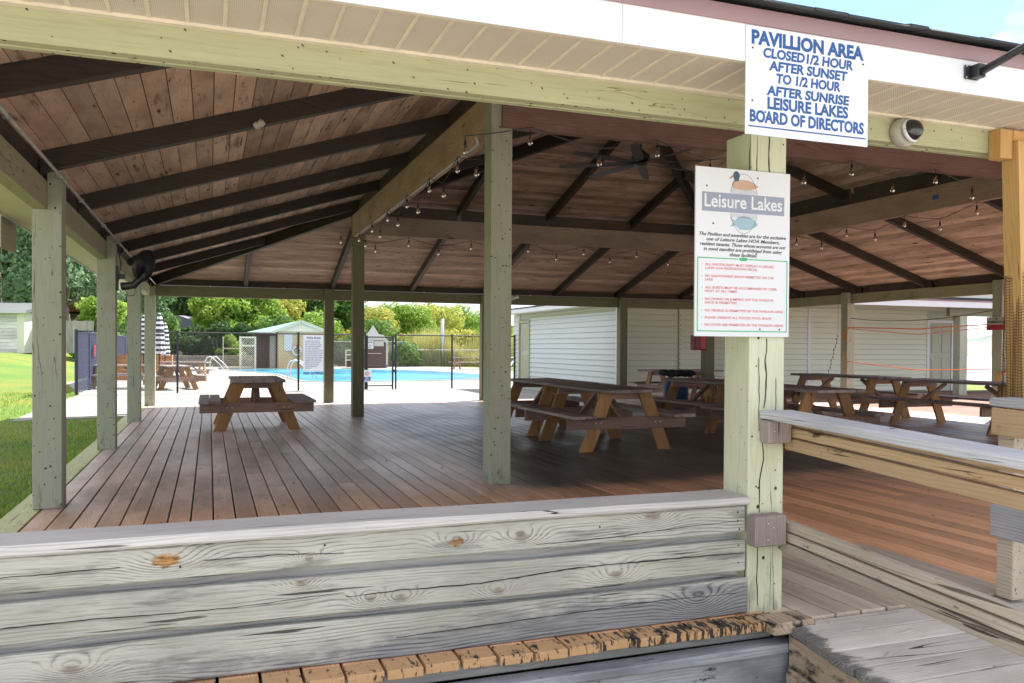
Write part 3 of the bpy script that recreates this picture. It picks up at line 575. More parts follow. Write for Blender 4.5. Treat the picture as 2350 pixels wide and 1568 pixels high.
# ceiling boards: four hipped slopes
PITCH = 0.141
def slope_pt(side, L, t):   # t = running coordinate along the eave
    z = zdeck(L)
    return {'l': (XL+L*DX, t, z), 'r': (XR_-L*DX, t, z), 'f': (t, YF+L*DY, z), 'b': (t, YB-L*DY, z)}[side]
def ceiling(side):
    D = DX if side in 'lr' else DY; L = -0.115; dL = PITCH/D; g = 0.003/D; mat = M['ceilY'] if side in 'lr' else M['ceilX']
    while L < LA:
        a, b = L+g, min(L+dL-g, LA+0.004)
        if side in 'lr': ra = (YF+a*DY, YB-a*DY); rb = (YF+b*DY, YB-b*DY)
        else: ra = (XL+a*DX, XR_-a*DX); rb = (XL+b*DX, XR_-b*DX)
        dz = random.uniform(0, 0.0025)
        q = [slope_pt(side, a, ra[0]), slope_pt(side, a, ra[1]), slope_pt(side, b, rb[1]), slope_pt(side, b, rb[0])]
        m = MB(); lo = [(p[0], p[1], p[2]+dz) for p in q]; hi = [(p[0], p[1], p[2]+0.018) for p in q]
        if side in 'lb': m.hexa(lo[::-1]+hi[::-1])
        else: m.hexa(lo+hi)
        P_(m.obj('ceiling_board', mat)); L += dL
for s_ in 'lrfb': ceiling(s_)
# roof skin above
for side in 'lrfb':
    a, b = -0.128, LA+0.01
    if side in 'lr': q = [slope_pt(side, a, YF+a*DY), slope_pt(side, a, YB-a*DY), slope_pt(side, b, YB-b*DY), slope_pt(side, b, YF+b*DY)]
    else: q = [slope_pt(side, a, XL+a*DX), slope_pt(side, a, XR_-a*DX), slope_pt(side, b, XR_-b*DX), slope_pt(side, b, XL+b*DX)]
    q = [Vector(p) for p in q]; m = MB(); m.hexa([p+Vector((0, 0, 0.022)) for p in q]+[p+Vector((0, 0, 0.10)) for p in q])
    o = P_(m.obj('roof_slope', M['shingle']))
x = -1.6
while x < 8.5:
    wd = random.uniform(0.10, 0.32); m = MB(); z0 = 2.585+random.uniform(-0.004, 0.004); th = random.uniform(0.010, 0.02)
    m.hexa([(x, 2.70+random.uniform(-.012, .006), z0), (x+wd-0.003, 2.70+random.uniform(-.012, .006), z0), (x+wd-0.003, 3.0, z0+0.075), (x, 3.0, z0+0.075),
            (x, 2.70, z0+th), (x+wd-0.003, 2.70, z0+th), (x+wd-0.003, 3.0, z0+0.09), (x, 3.0, z0+0.09)])
    P_(m.obj('shingle', M['shingle'])); x += wd
# rafters
RW, RD = 0.085, 0.15
def rafter(side, t):
    lo, hi = (YF, YB) if side in 'lr' else (XL, XR_); D = DY if side in 'lr' else DX
    Lh = min((t-lo)/D, (hi-t-RW)/D)-0.012; Ls = 0.03
    if Lh < 0.15: return
    Lh = min(Lh, LA-0.02); a0, a1 = [slope_pt(side, L, t) for L in (Ls, Lh)]; b0, b1 = [slope_pt(side, L, t+RW) for L in (Ls, Lh)]
    e = Vector((0, 0, -RD)); q = [Vector(p)-Vector((0, 0, 0.001)) for p in (a0, b0, b1, a1)]
    m = MB(); lo4 = [p+e for p in q]
    m.hexa((lo4+q) if side in 'rb' else (lo4[::-1]+q[::-1])); P_(m.obj('rafter', M['rafX'] if side in 'lr' else M['rafY']))
for t in (4.93, 6.808, 8.69, 10.57, 12.45, 14.33, 16.21): rafter('l', t)
for t in (5.11, 6.99, 8.87, 10.75, 12.63, 14.51, 16.39): rafter('r', t)
for t in (0.68, 2.50, 4.28, 6.05, 7.85, 9.52, 11.35): rafter('b', t); rafter('f', t)
for (x0, y0) in ((XL, YF), (XL, YB), (XR_, YF), (XR_, YB)):
    a = Vector((x0, y0, ZD0-0.105)); b = Vector((6.089, 10.97, zdeck(2.027)-0.105)); d = b-a; a = a+d*0.015; b = b-d*0.004
    P_(MB().beam(a, b, 0.09, 0.20).obj('hip_rafter', M['rafX']))
# blocking above the beams
for i in range(-1, 9):
    t0, t1 = (4.93+1.88*i+RW+0.002, 4.93+1.88*(i+1)-0.002); t0, t1 = max(t0, 3.4), min(t1, 18.5)
    if t1-t0 > 0.3:
        pbox('blocking', 'blocking', XL+0.045, XL+0.085, t0, t1, 2.472, 2.606)
        pbox('blocking', 'blocking', XR_-0.085, XR_-0.045, t0, t1, 2.472, 2.606)
        if 7.2 < (t0+t1)/2 < 14.6:
            pbox('blocking', 'blocking', 2.40, 2.44, max(t0, 7.27), min(t1, 14.67), 3.562, 3.752); pbox('blocking', 'blocking', 9.62, 9.66, max(t0, 7.15), min(t1, 14.67), 3.56, 3.83)
xs = [XL+0.09, 0.68, 2.50, 4.28, 6.05, 7.85, 9.52, 11.35, XR_-0.09]
for a, b in zip(xs[:-1], xs[1:]):
    pbox('blocking', 'blocking', a+RW+0.003, b-0.003, BACKB[0]+0.02, BACKB[0]+0.06, 2.472, 2.606)
    if 2.3 < a < 9: pbox('blocking', 'blocking', a+RW+0.003, b-0.003, 14.70, 14.74, 3.56, 3.755); pbox('blocking', 'blocking', a+RW+0.003, b-0.003, 7.07, 7.11, 3.56, 3.74)
# soffit, fascia
x = -1.70; fl = cache.setdefault('sof', MB().box(0.009, 0.1175, 2.775, 3.203, 2.387, 2.391).mesh('soffit_panel', M['soffit']))
rb = cache.setdefault('rib', MB().box(-0.007, 0.0085, 2.775, 3.203, 2.3825, 2.391, None, 0.003).mesh('soffit_rib', M['soffitrib']))
while x < 9.0:
    for me in (fl, rb):
        o = P_(link(me.name.split('.')[0], me)); o.location = (x, 0, 0)
    x += 0.125
pbox('soffit_trim', 'soffitrib', -1.70, 9.0, 3.170, 3.2035, 2.374, 2.3865); pbox('soffit_trim', 'soffitrib', -1.70, 9.0, 2.771, 2.79, 2.372, 2.382)
pbox('soffit_panel', 'soffitrib', -1.70, XL-0.002, 3.3, 18.9, 2.387, 2.395); pbox('soffit_panel', 'soffitrib', XR_+0.002, 13.9, 2.8, 18.9, 2.387, 2.395)
pbox('soffit_panel', 'soffitrib', -1.70, 13.9, YB+0.002, 19.12, 2.386, 2.394)
for i, (a, b) in enumerate(((-1.72, 1.436), (1.4375, 4.7), (4.7015, 8.0), (8.0015, 13.9))):
    pbox('fascia', 'white', a, b, 2.766, 2.772, 2.372, 2.52, ch=0.001)
pbox('fascia', 'mauve', -1.74, 13.92, 2.756, 2.770, 2.518, 2.582, ch=0.002)
pbox('fascia', 'white', -1.712, -1.70, 2.78, 19.14, 2.372, 2.52); pbox('fascia', 'white', 13.9, 13.912, 2.78, 19.14, 2.372, 2.52); pbox('fascia', 'white', -1.712, 13.912, 19.14, 19.152, 2.372, 2.52)
# conduit under the rafters
m = MB(); m.tube([(-1.035, 3.6, 2.485), (-1.035, 18.40, 2.485), (-1.0, 18.53, 2.485), (12.8, 18.53, 2.485)], 0.011, 7); P_(m.obj('conduit', M['conduit'], None, True))
m = MB()
for y in (5.2, 6.9, 8.0, 9.6, 12, 14, 16): m.box(-1.06, -1.02, y, y+0.02, 2.47, 2.50)
for x in (0, 1.5, 3.2, 4.6, 7.2): m.box(x, x+0.02, 18.5, 18.56, 2.468, 2.502)
P_(m.obj('conduit_clamp', M['galv']))
m = MB(); m.tube([(2.30, 7.3, 3.165), (2.385, 7.5, 3.158), (2.385, 14.5, 3.158)], 0.010, 6); P_(m.obj('conduit', M['white'], None, True))
m = MB(); m.tube([(6.40, 14.9, 3.60), (6.1, 18.3, 2.48), (4.9, 18.52, 2.47)], 0.009, 6); P_(m.obj('conduit', M['conduit'], None, True))

# ------------------------------------------------------------------ front wall of boards
fw = thing('board_wall', 'low silver weathered board wall across the front of the deck', 'board wall', (0.5, 3.3, 0))
def F_(o, q=(0.5, 3.3, 0)): o.parent = fw; o.matrix_parent_inverse = Matrix.Translation((-q[0], -q[1], -q[2])); return o
FX0, FX1 = -1.9, 2.366
def wavy_board(name, mat, x0, x1, y0, y1, z0, z1, par, amp=0.003, n=40, ch=0.006, seed=0):
    rng = random.Random(seed); ph = [rng.uniform(0, 6.28) for _ in range(6)]
    def wob(x, k): return amp*(math.sin(x*2.1+ph[k])+0.6*math.sin(x*5.3+ph[k+1]))
    prof = [(y0+ch, z0), (y0, z0+ch), (y0, z1-ch), (y0+ch, z1), (y1-ch, z1), (y1, z1-ch), (y1, z0+ch), (y1-ch, z0)]
    m = MB(); vs = []
    for i in range(n+1):
        x = x0+(x1-x0)*i/n
        for (yy, zz) in prof: vs.append((x, yy+wob(x, 3)*0.5, zz+(wob(x, 0) if zz > (z0+z1)/2 else wob(x, 2))))
    k = len(prof); fs = [(i*k+j, (i+1)*k+j, (i+1)*k+(j+1) % k, i*k+(j+1) % k) for i in range(n) for j in range(k)]
    fs += [tuple(range(k)), tuple(range(n*k+k-1, n*k-1, -1))]; m.add(vs, fs); return par(m.obj(name, mat))
wavy_board('cap_board', M['cap'], FX0, FX1, 3.235, 3.475, 0.513, 0.552, F_, 0.002, seed=1, ch=0.009)
wavy_board('wall_board', M['wallwood'], FX0, 2.350, 3.258, 3.296, 0.384, 0.510, F_, 0.002, seed=2)
wavy_board('wall_board', M['wallwood'], FX0, 2.352, 3.254, 3.292, 0.200, 0.347, F_, 0.004, seed=3)
wavy_board('wall_board', M['wallwood'], FX0, 2.362, 3.250, 3.290, 0.004, 0.170, F_, 0.003, seed=4)
F_(box('back_board', M['gapwood'], FX0, 2.34, 3.299, 3.32, 0.01, 0.505))
F_(box('wall_post', M['gapwood'], -1.30, -1.21, 3.325, 3.41, 0, 0.51)); F_(box('wall_post', M['gapwood'], 0.5, 0.59, 3.325, 3.41, 0, 0.51))
m = MB()
for (x, z) in ((2.31, .48), (2.31, .44), (2.32, .40), (2.315, .325), (2.315, .245), (0.42, .47), (1.6, .46), (1.62, .1), (-.1, .43)):
    m.lathe([(0.0045, 0.0), (0.004, 0.002), (0.002, 0.003)], n=8, M4=Matrix.Translation((x, 3.256, z)) @ Matrix.Rotation(R(90), 4, 'X'))
F_(m.obj('nail', M['black']))
M['crackdark'] = plain('crack_shadow_wood', (0.022, 0.019, 0.016), 0.95)
def crack(pts, y, par, org, w=0.0022, seed=0):
    rng = random.Random(seed); P0 = []
    for (a, b) in zip(pts[:-1], pts[1:]):
        L = math.hypot(b[0]-a[0], b[1]-a[1]); n = max(2, int(L/0.03))
        for i in range(n): t_ = i/n; P0.append((a[0]+(b[0]-a[0])*t_+rng.uniform(-.0015, .0015), a[1]+(b[1]-a[1])*t_+rng.uniform(-.0015, .0015)))
    P0.append(pts[-1]); N_ = len(P0); vs = []; m = MB()
    for i, (x, z) in enumerate(P0):
        k = w*(0.25+0.75*math.sin(math.pi*(i+0.3)/(N_))**0.5)*rng.uniform(.5, 1.2); a, b = P0[max(0, i-1)], P0[min(N_-1, i+1)]; dx, dz = b[0]-a[0], b[1]-a[1]; L = math.hypot(dx, dz); nx_, nz_ = -dz/L*k, dx/L*k
        vs += [(x-nx_, y, z-nz_), (x+nx_, y, z+nz_), (x+nx_, y+0.004, z+nz_), (x-nx_, y+0.004, z-nz_)]
    m.add(vs, [(i*4+j, i*4+4+j, i*4+4+(j+1) % 4, i*4+(j+1) % 4) for i in range(N_-1) for j in range(4)]); o = m.obj('crack', M['crackdark'], par); o.matrix_parent_inverse = Matrix.Translation((-org[0], -org[1], -org[2])); return o
FO = (0.5, 3.3, 0)
crack([(-1.2, .262), (-0.646, 0.267), (-0.356, 0.269), (-0.199, 0.264), (0.088, 0.263), (0.494, 0.281)], 3.2505, fw, FO, 0.0016, 1)
crack([(0.5, 0.262), (0.725, 0.268), (1.05, 0.264), (1.183, 0.272), (1.503, 0.292), (1.903, 0.292), (2.34, 0.289)], 3.2505, fw, FO, 0.0024, 2)
crack([(-0.9, .44), (-0.673, 0.441), (-0.518, 0.441), (-0.3, 0.445)], 3.2545, fw, FO, 0.0012, 3); crack([(-0.015, 0.448), (0.246, 0.446), (0.494, 0.434)], 3.2545, fw, FO, 0.0014, 4)
crack([(1.3, .404), (1.7, .412), (2.05, .432), (2.33, .44)], 3.2545, fw, FO, 0.0013, 5); crack([(0.7, .08), (1.2, .092), (1.9, .11), (2.3, .105)], 3.2465, fw, FO, 0.0015, 6)
PO = (6.089, 10.97, 0)
crack([(2.466, 1.29), (2.466, 1.23), (2.459, 1.185), (2.467, 1.12), (2.463, 1.03), (2.453, 0.96)], 3.259, pav, PO, 0.0032, 7)
crack([(2.445, 0.86), (2.454, 0.72), (2.434, 0.62), (2.434, 0.47)], 3.259, pav, PO, 0.0022, 8)
crack([(2.423, 1.2), (2.427, 1.016), (2.425, 0.926), (2.428, 0.854)], 3.259, pav, PO, 0.0014, 9)
crack([(2.426, 0.31), (2.423, 0.15), (2.429, 0.03)], 3.259, pav, PO, 0.0018, 10); crack([(2.47, 2.25), (2.468, 2.12), (2.474, 2.06)], 3.259, pav, PO, 0.0026, 11); crack([(2.52, 1.1), (2.523, 1.0), (2.519, 0.93)], 3.259, pav, PO, 0.001, 12)
# facing below the deck board ends
df = thing('deck_skirt', 'grey weathered skirt boards under the orange deck board ends', 'skirt board', (0.5, 3.16, -0.3))
def K_(o): o.parent = df; o.matrix_parent_inverse = Matrix.Translation((-0.5, -3.16, 0.3)); return o
K_(box('skirt_board', M['gapwood'], FX0, 2.46, 3.20, 3.24, -0.10, -0.04, None, 0.003))
wavy_board('ledger_board', M['blackgrey'], FX0, 2.53, 3.10, 3.198, -0.145, -0.105, K_, 0.002, seed=9)
wavy_board('skirt_board', M['blackgrey'], FX0, 2.51, 3.14, 3.18, -0.62, -0.15, K_, 0.003, seed=10)

# ------------------------------------------------------------------ ramp
ramp = thing('ramp', 'grey board ramp sloping down from the pavilion entrance', 'ramp', (3.18, 2.4, -0.1))
def RP(o): o.parent = ramp; o.matrix_parent_inverse = Matrix.Translation((-3.18, -2.4, 0.1)); return o
RS = 0.10
def rz_(y): return -0.012-RS*(3.1-y)
y = 3.105; k = 0
while y > 0.35:
    wd = 0.139; z1, z0 = rz_(y), rz_(y-wd); xo = random.uniform(-0.012, 0.01); th = 0.038
    m = MB(); m.box(2.455+xo, 3.90, 0, wd, -th, 0, Matrix(((1, 0, 0, 0), (0, 1, 0, y-wd), (0, RS, 1, z0), (0, 0, 0, 1))), 0.004)
    RP(m.obj('ramp_board', M['ramp'])); y -= wd+0.008; k += 1
for x in (2.475, 3.82):
    m = MB(); m.hexa([(x, 0.4, rz_(0.4)-0.26), (x+0.04, 0.4, rz_(0.4)-0.26), (x+0.04, 3.09, -0.30), (x, 3.09, -0.30), (x, 0.4, rz_(0.4)-0.042), (x+0.04, 0.4, rz_(0.4)-0.042), (x+0.04, 3.09, -0.058), (x, 3.09, -0.058)])
    RP(m.obj('stringer', M['stringer']))
m = MB(); m.hexa([(2.461, 0.4, rz_(0.4)-0.5), (2.473, 0.4, rz_(0.4)-0.5), (2.473, 3.09, -0.62), (2.461, 3.09, -0.62), (2.461, 0.4, rz_(0.4)-0.19), (2.473, 0.4, rz_(0.4)-0.19), (2.473, 3.09, -0.20), (2.461, 3.09, -0.20)])
RP(m.obj('side_board', M['stringer']))
RP(box('end_board', M['stringer'], 2.372, 2.60, 3.06, 3.20, -0.045, 0.012, None, 0.006))

# ------------------------------------------------------------------ ramp handrails
def rail(name, par, mat, x0, x1, ya, za, yb, zb, h, ch=0.004):     # sloping board along y; za, zb = top heights
    m = MB(); m.hexa([(x0, yb, zb-h), (x1, yb, zb-h), (x1, ya, za-h), (x0, ya, za-h), (x0, yb, zb), (x1, yb, zb), (x1, ya, za), (x0, ya, za)])
    if ch:
        bm = bmesh.new(); vv = [bm.verts.new(p) for p in m.v]
        for f in m.f: bm.faces.new([vv[i] for i in f])
        bmesh.ops.bevel(bm, geom=list(bm.edges), offset=ch, segments=1, affect='EDGES'); me = bpy.data.meshes.new(name); bm.to_mesh(me); bm.free(); me.materials.append(mat)
        return par(link(name, me))
    return par(m.obj(name, mat))
hr = thing('handrail', 'weathered double handrail running from the sign post down along the ramp', 'handrail', (2.6, 2.0, 0.5))
def H_(o): o.parent = hr; o.matrix_parent_inverse = Matrix.Translation((-2.6, -2.0, -0.5)); return o
SL = 0.042
def zt(y, z0): return z0-(3.26-y)*SL
yb = 0.5
rail('cap_board', H_, M['railgrey'], 2.425, 2.605, 3.257, zt(3.257, .952), yb, zt(yb, .952), 0.036)
rail('rail_board', H_, M['railtan'], 2.575, 2.61, 3.255, zt(3.2, .912), yb, zt(yb, .890), 0.028, 0.002)
rail('rail_board', H_, M['railtan'], 2.572, 2.608, 3.255, zt(3.2, .874), yb, zt(yb, .850), 0.042, 0.003)
rail('rail_board', H_, M['railtan'], 2.568, 2.606, 3.255, zt(3.2, .824), yb, zt(yb, .792), 0.056, 0.003)
rail('rail_board', H_, M['railmix'], 2.555, 2.60, 3.255, zt(3.2, .430), yb, zt(yb, .400), 0.041, 0.003)
rail('rail_board', H_, M['railmix'], 2.552, 2.597, 3.255, zt(3.2, .380), yb, zt(yb, .348), 0.041, 0.003)
rail('rail_board', H_, M['railmix'], 2.549, 2.594, 3.255, zt(3.2, .330), yb, zt(yb, .296), 0.044, 0.003)
H_(box('bracket_block', M['block'], 2.430, 2.560, 3.19, 3.258, 0.80, 0.908, None, 0.006))
H_(box('bracket_block', M['block'], 2.36, 2.532, 3.185, 3.258, 0.325, 0.468, None, 0.006))
m = MB()
for (x, z) in ((2.43, .43), (2.46, .41), (2.43, .355), (2.46, .86)):
    m.lathe([(0.006, 0.0), (0.006, 0.003), (0.002, 0.006)], n=8, M4=Matrix.Translation((x, 3.187, z)) @ Matrix.Rotation(R(90), 4, 'X'))
H_(m.obj('screw', M['galv']))
H_(box('rail_post', M['railmix'], 2.62, 2.71, 0.55, 0.64, -0.75, 0.80, None, 0.004))
hr2 = thing('handrail', 'right hand ramp railing with newel post, tan rim board and grey cap', 'handrail', (3.9, 2.6, 0.4))
def H2(o): o.parent = hr2; o.matrix_parent_inverse = Matrix.Translation((-3.9, -2.6, -0.4)); return o
H2(box('newel_post', M['railmix'], 3.748, 3.841, 3.002, 3.095, -0.004, 0.94, None, 0.004))
rail('cap_board', H2, M['railgrey'], 3.725, 3.91, 3.13, 1.000, 0.6, 0.89, 0.040)
rail('rim_board', H2, M['railtan'], 3.718, 3.746, 3.11, 0.952, 0.6, 0.845, 0.135, 0.003)
rail('rail_board', H2, M['railgrey'], 3.718, 3.746, 3.11, 0.477, 0.6, 0.37, 0.17, 0.003)
H2(box('newel_post', M['railmix'], 3.765, 3.858, 0.8, 0.893, -0.7, 0.86, None, 0.004))

# ------------------------------------------------------------------ new pine post with net
np_ = thing('support_post', 'new orange pine post with wooden head block at the right end of the beam', 'post', (3.96, 3.26, 0))
m = MB(); lx = 0.06
m.hexa([(3.905+lx, 3.30, 0), (4.0+lx, 3.30, 0), (4.0+lx, 3.395, 0), (3.905+lx, 3.395, 0), (3.872, 3.205, 2.30), (3.967, 3.205, 2.30), (3.967, 3.30, 2.30), (3.872, 3.30, 2.30)])
m2 = MB(); zt_ = 2.255; 
m2.hexa([(3.93, 3.185, 0.0), (4.03, 3.185, 0.0), (4.03, 3.2, 0.0), (3.93, 3.2, 0.0), (3.872, 3.10, zt_), (3.972, 3.10, zt_), (3.972, 3.2, zt_), (3.872, 3.2, zt_)])
m2 = MB(); m2.hexa([(3.940, 3.105, 0.83), (4.037, 3.105, 0.83), (4.037, 3.20, 0.83), (3.940, 3.20, 0.83), (3.874, 3.105, 2.31), (3.971, 3.105, 2.31), (3.971, 3.20, 2.31), (3.874, 3.20, 2.31)])
o = m2.obj('post_shaft', M['newwood'], np_); o.matrix_parent_inverse = Matrix.Translation((-3.96, -3.26, 0))
o = box('head_block', M['newwood'], 3.785, 3.869, 3.13, 3.2035, 2.222, 2.372, np_, 0.004); o.matrix_parent_inverse = Matrix.Translation((-3.96, -3.26, 0))
o = box('head_block', M['newwood'], 3.874, 4.0, 3.13, 3.2035, 2.314, 2.372, np_, 0.004); o.matrix_parent_inverse = Matrix.Translation((-3.96, -3.26, 0))
m = MB(); rng = random.Random(5); ncx, ncy = 4.005, 3.152; cols = 46; rows = 62
def netp(i, j):
    a = 2*math.pi*i/cols; z = 1.66-0.92*j/rows; fold = 1+0.10*math.sin(a*5+j*0.05)+0.05*math.sin(a*9+1+j*.02); r = 0.092*fold*(1+0.25*j/rows)*(0.75 if j < 1 else 1)
    top = 0.03*math.cos(a*2) if j < 3 else 0
    sx = -0.056*(z-1.2)*0.45
    return (ncx+sx+r*math.cos(a), ncy+r*0.9*math.sin(a), z-top+0.004*math.sin(i*1.9+j*.3))
vs = []; fs = []
def strip(pts, wd):
    for a, b in zip(pts[:-1], pts[1:]):
        a, b = Vector(a), Vector(b); c = Vector((ncx, ncy, (a.z+b.z)/2)); n = ((a+b)/2-c); n.z = 0; n.normalize(); d = (b-a).normalized(); s = d.cross(n)*wd
        k = len(vs); vs.extend([a-s, a+s, a+n*wd*1.6, b-s, b+s, b+n*wd*1.6]); fs.extend([(k, k+3, k+5, k+2), (k+2, k+5, k+4, k+1), (k+1, k+4, k+3, k)])
for i in range(cols): strip([netp(i, j) for j in range(rows+1)], 0.0013)
for j in range(0, rows+1): strip([netp(i, j) for i in range(cols+1)], 0.0013 if j else 0.004)
m.add(vs, fs); o = m.mesh('net', M['brownnet']); o = link('net', o)
tag(o, 'brown mesh net wrapped around the new pine post', 'net')
m = MB(); m.box(-0.004, 0.004, -0.004, 0, -0.004, 0.004)

# ------------------------------------------------------------------ signs
sg = thing('sign', 'white pavilion area notice with blue capitals on the fascia', 'sign', (2.28, 2.763, 2.3))
def SG(mb, name, mat, par, org): o = mb.obj(name, M[mat], par); o.location = (0, 0, 0); return o
m = MB(); m.box(-0.303, 0.303, -0.002, 0.002, -0.213, 0.213); SG(m, 'sign_board', 'paperwhite', sg, 0)
L1 = [('PAVILLION AREA', 0.145, 0.074, 0.555, 0.0032, 0), ('CLOSED1/2 HOUR', 0.097, 0.052, 0.445, 0.0019, 0.08), ('AFTER SUNSET', 0.049, 0.052, 0.39, 0.0019, 0.08),
      ('TO 1/2 HOUR', 0.0015, 0.052, 0.318, 0.0019, 0.08), ('AFTER SUNRISE', -0.050, 0.052, 0.41, 0.0019, 0.08), ('LEISURE LAKES', -0.104, 0.064, 0.40, 0.0023, 0), ('BOARD OF DIRECTORS', -0.161, 0.064, 0.565, 0.0024, 0)]
for body, z, size, wd, off, sh in L1:
    m = MB(); put_text(m, body, 0, z, size, wd, off, sh, y=-0.0026); SG(m, 'lettering', 'blueink', sg, 0)
m = MB(); m.box(-0.29, 0.292, -0.0033, -0.0023, -0.183, -0.178); SG(m, 'underline', 'blueink', sg, 0)
m = MB()
for x, z in ((-0.272, 0.127), (0.275, 0.127), (-0.272, -0.08), (-.21, -.12)): m.lathe([(0.004, 0), (0.004, 0.002), (0.001, 0.003)], n=8, M4=Matrix.Translation((x, -0.002, z)) @ Matrix.Rotation(R(90), 4, 'X'))
SG(m, 'screw', 'blackink', sg, 0)

s2 = thing('sign', 'tall white rules sign with duck and fish logo on the front post', 'sign', (2.322, 3.252, 1.682))
m = MB(); m.box(-0.258, 0.258, -0.004, 0.004, -0.385, 0.385); SG(m, 'sign_board', 'paperwhite', s2, 0)
m = MB(); m.box(-0.225, 0.225, -0.0052, -0.0042, 0.185, 0.272); SG(m, 'name_band', 'greyink', s2, 0)
def disc(mb, cx, cz, rx, rz, y, a0=0, a1=360, n=26, th=0.0006):
    pts = [(cx+rx*math.cos(R(a0+(a1-a0)*i/n)), cz+rz*math.sin(R(a0+(a1-a0)*i/n))) for i in range(n+(0 if a1-a0 >= 360 else 1))]
    mb.prism(pts, 0, th, Matrix(((1, 0, 0, 0), (0, 0, -1, y), (0, 1, 0, 0), (0, 0, 0, 1))))
def poly(mb, pts, y, th=0.0006): mb.prism(pts, 0, th, Matrix(((1, 0, 0, 0), (0, 0, -1, y), (0, 1, 0, 0), (0, 0, 0, 1))))
m = MB()
for i in range(36):      # outline of the oval, broken by the band
    a, b = R(i*10), R(i*10+10)
    for q in ((a, b),):
        p0 = Vector((0.078*math.cos(a), 0, 0.229+0.138*math.sin(a))); p1 = Vector((0.078*math.cos(b), 0, 0.229+0.138*math.sin(b)))
        if 0.183 < (p0.z+p1.z)/2 < 0.274: continue
        m.beam((p0.x, -0.0046, p0.z), (p1.x, -0.0046, p1.z), 0.0022, 0.0008, up=(0, 1, 0))
for z in (0.276, 0.281, 0.286, 0.291, 0.180, 0.175, 0.170, 0.165):
    hw = 0.078*math.sqrt(max(0, 1-((z-0.229)/0.138)**2))*0.95; m.box(-hw, hw, -0.005, -0.0043, z-0.0007, z+0.0007)
SG(m, 'oval_outline', 'greyink', s2, 0)
m = MB(); poly(m, [(-0.062, 0.296), (-0.066, 0.315), (-0.058, 0.331), (-0.03, 0.338), (0.02, 0.338), (0.05, 0.33), (0.07, 0.316), (0.082, 0.314), (0.068, 0.305), (0.05, 0.295), (0.0, 0.291)], -0.0044); SG(m, 'duck_body', 'duckbody', s2, 0)
m = MB(); disc(m, -0.042, 0.356, 0.018, 0.020, -0.0046); poly(m, [(-0.056, 0.345), (-0.026, 0.352), (-0.030, 0.333), (-0.052, 0.329)], -0.0049); SG(m, 'duck_head', 'duckhead', s2, 0)
m = MB(); poly(m, [(-0.057, 0.36), (-0.058, 0.351), (-0.076, 0.338), (-0.080, 0.343), (-0.068, 0.353)], -0.0048); SG(m, 'duck_beak', 'beak', s2, 0)
m = MB(); poly(m, [(-0.076, 0.165), (-0.058, 0.140), (-0.074, 0.118), (-0.045, 0.127), (-0.02, 0.108), (0.03, 0.11), (0.06, 0.122), (0.079, 0.136), (0.062, 0.155), (0.03, 0.169), (0.0, 0.172), (-0.03, 0.165), (-0.05, 0.148)], -0.0044); SG(m, 'fish', 'fishink', s2, 0)
m = MB(); put_text(m, 'Leisure Lakes', 0, 0.206, 0.085, 0.425, 0.0012, 0, y=-0.0056); SG(m, 'lettering', 'paperwhite', s2, 0)
m = MB()
for i, (tx, wd) in enumerate((('The Pavilion and amenities are for the exclusive', 0.475), ('use of Leisure Lakes HOA Members,', 0.40), ('resident tenants. Those whose accounts are not', 0.47), ('in good standing are prohibited from using', 0.43), ('these facilities.', 0.15))):
    put_text(m, tx, 0, 0.074-0.0225*i, 0.022, wd, 0.0004, 0.35, y=-0.0046)
SG(m, 'lettering', 'blackink', s2, 0)
m = MB()
for b in ((-0.247, -0.030, -0.0297, -0.0252), (0.030, 0.247, -0.0297, -0.0252), (-0.247, 0.247, -0.363, -0.3585), (-0.247, -0.2425, -0.3585, -0.0297), (0.2425, 0.247, -0.3585, -0.0297)): m.box(b[0], b[1], -0.0050, -0.0042, b[2], b[3])
disc(m, 0, -0.0275, 0.025, 0.008, -0.0046); SG(m, 'green_border', 'greenink', s2, 0)
m = MB(); z = -0.062
for ls in (('ALL WATERCRAFT MUST DISPLAY A LEISURE', 'LAKES HOA REGISTRATION DECAL'), ('NO GAS-POWERED BOATS PERMITTED ON THE', 'LAKE'), ('ALL GUESTS MUST BE ACCOMPANIED BY THEIR', 'HOST AT ALL TIMES'),
           ('NO DIVING OR JUMPING OFF THE PAVILION', 'DECK IS PERMITTED'), ('NO FISHING IS PERMITTED IN THE PAVILION AREA',), ('PLEASE OBSERVE ALL POSTED POOL RULES',), ('NO DOGS ARE PERMITTED IN THE PAVILION AREAS',)):
    disc(m, -0.222, z+0.005, 0.0022, 0.0022, -0.0044)
    for j, tx in enumerate(ls):
        put_text(m, tx, -0.205, z, 0.0155, min(0.43, 0.0101*len(tx)), 0.0003, 0, 'LEFT', y=-0.0046); z -= 0.0165
    z -= 0.0195 if len(ls) > 1 else 0.0160
SG(m, 'lettering', 'redink', s2, 0)
m = MB()
for x, z in ((0.075, 0.352), (-0.165, 0.13), (0.205, -0.35), (0.095, -0.35), (.07, .0), (-.2, .3)): m.lathe([(0.0042, 0), (0.0042, 0.002), (0.001, 0.003)], n=8, M4=Matrix.Translation((x, -0.004, z)) @ Matrix.Rotation(R(90), 4, 'X'))
SG(m, 'screw', 'blackink', s2, 0)

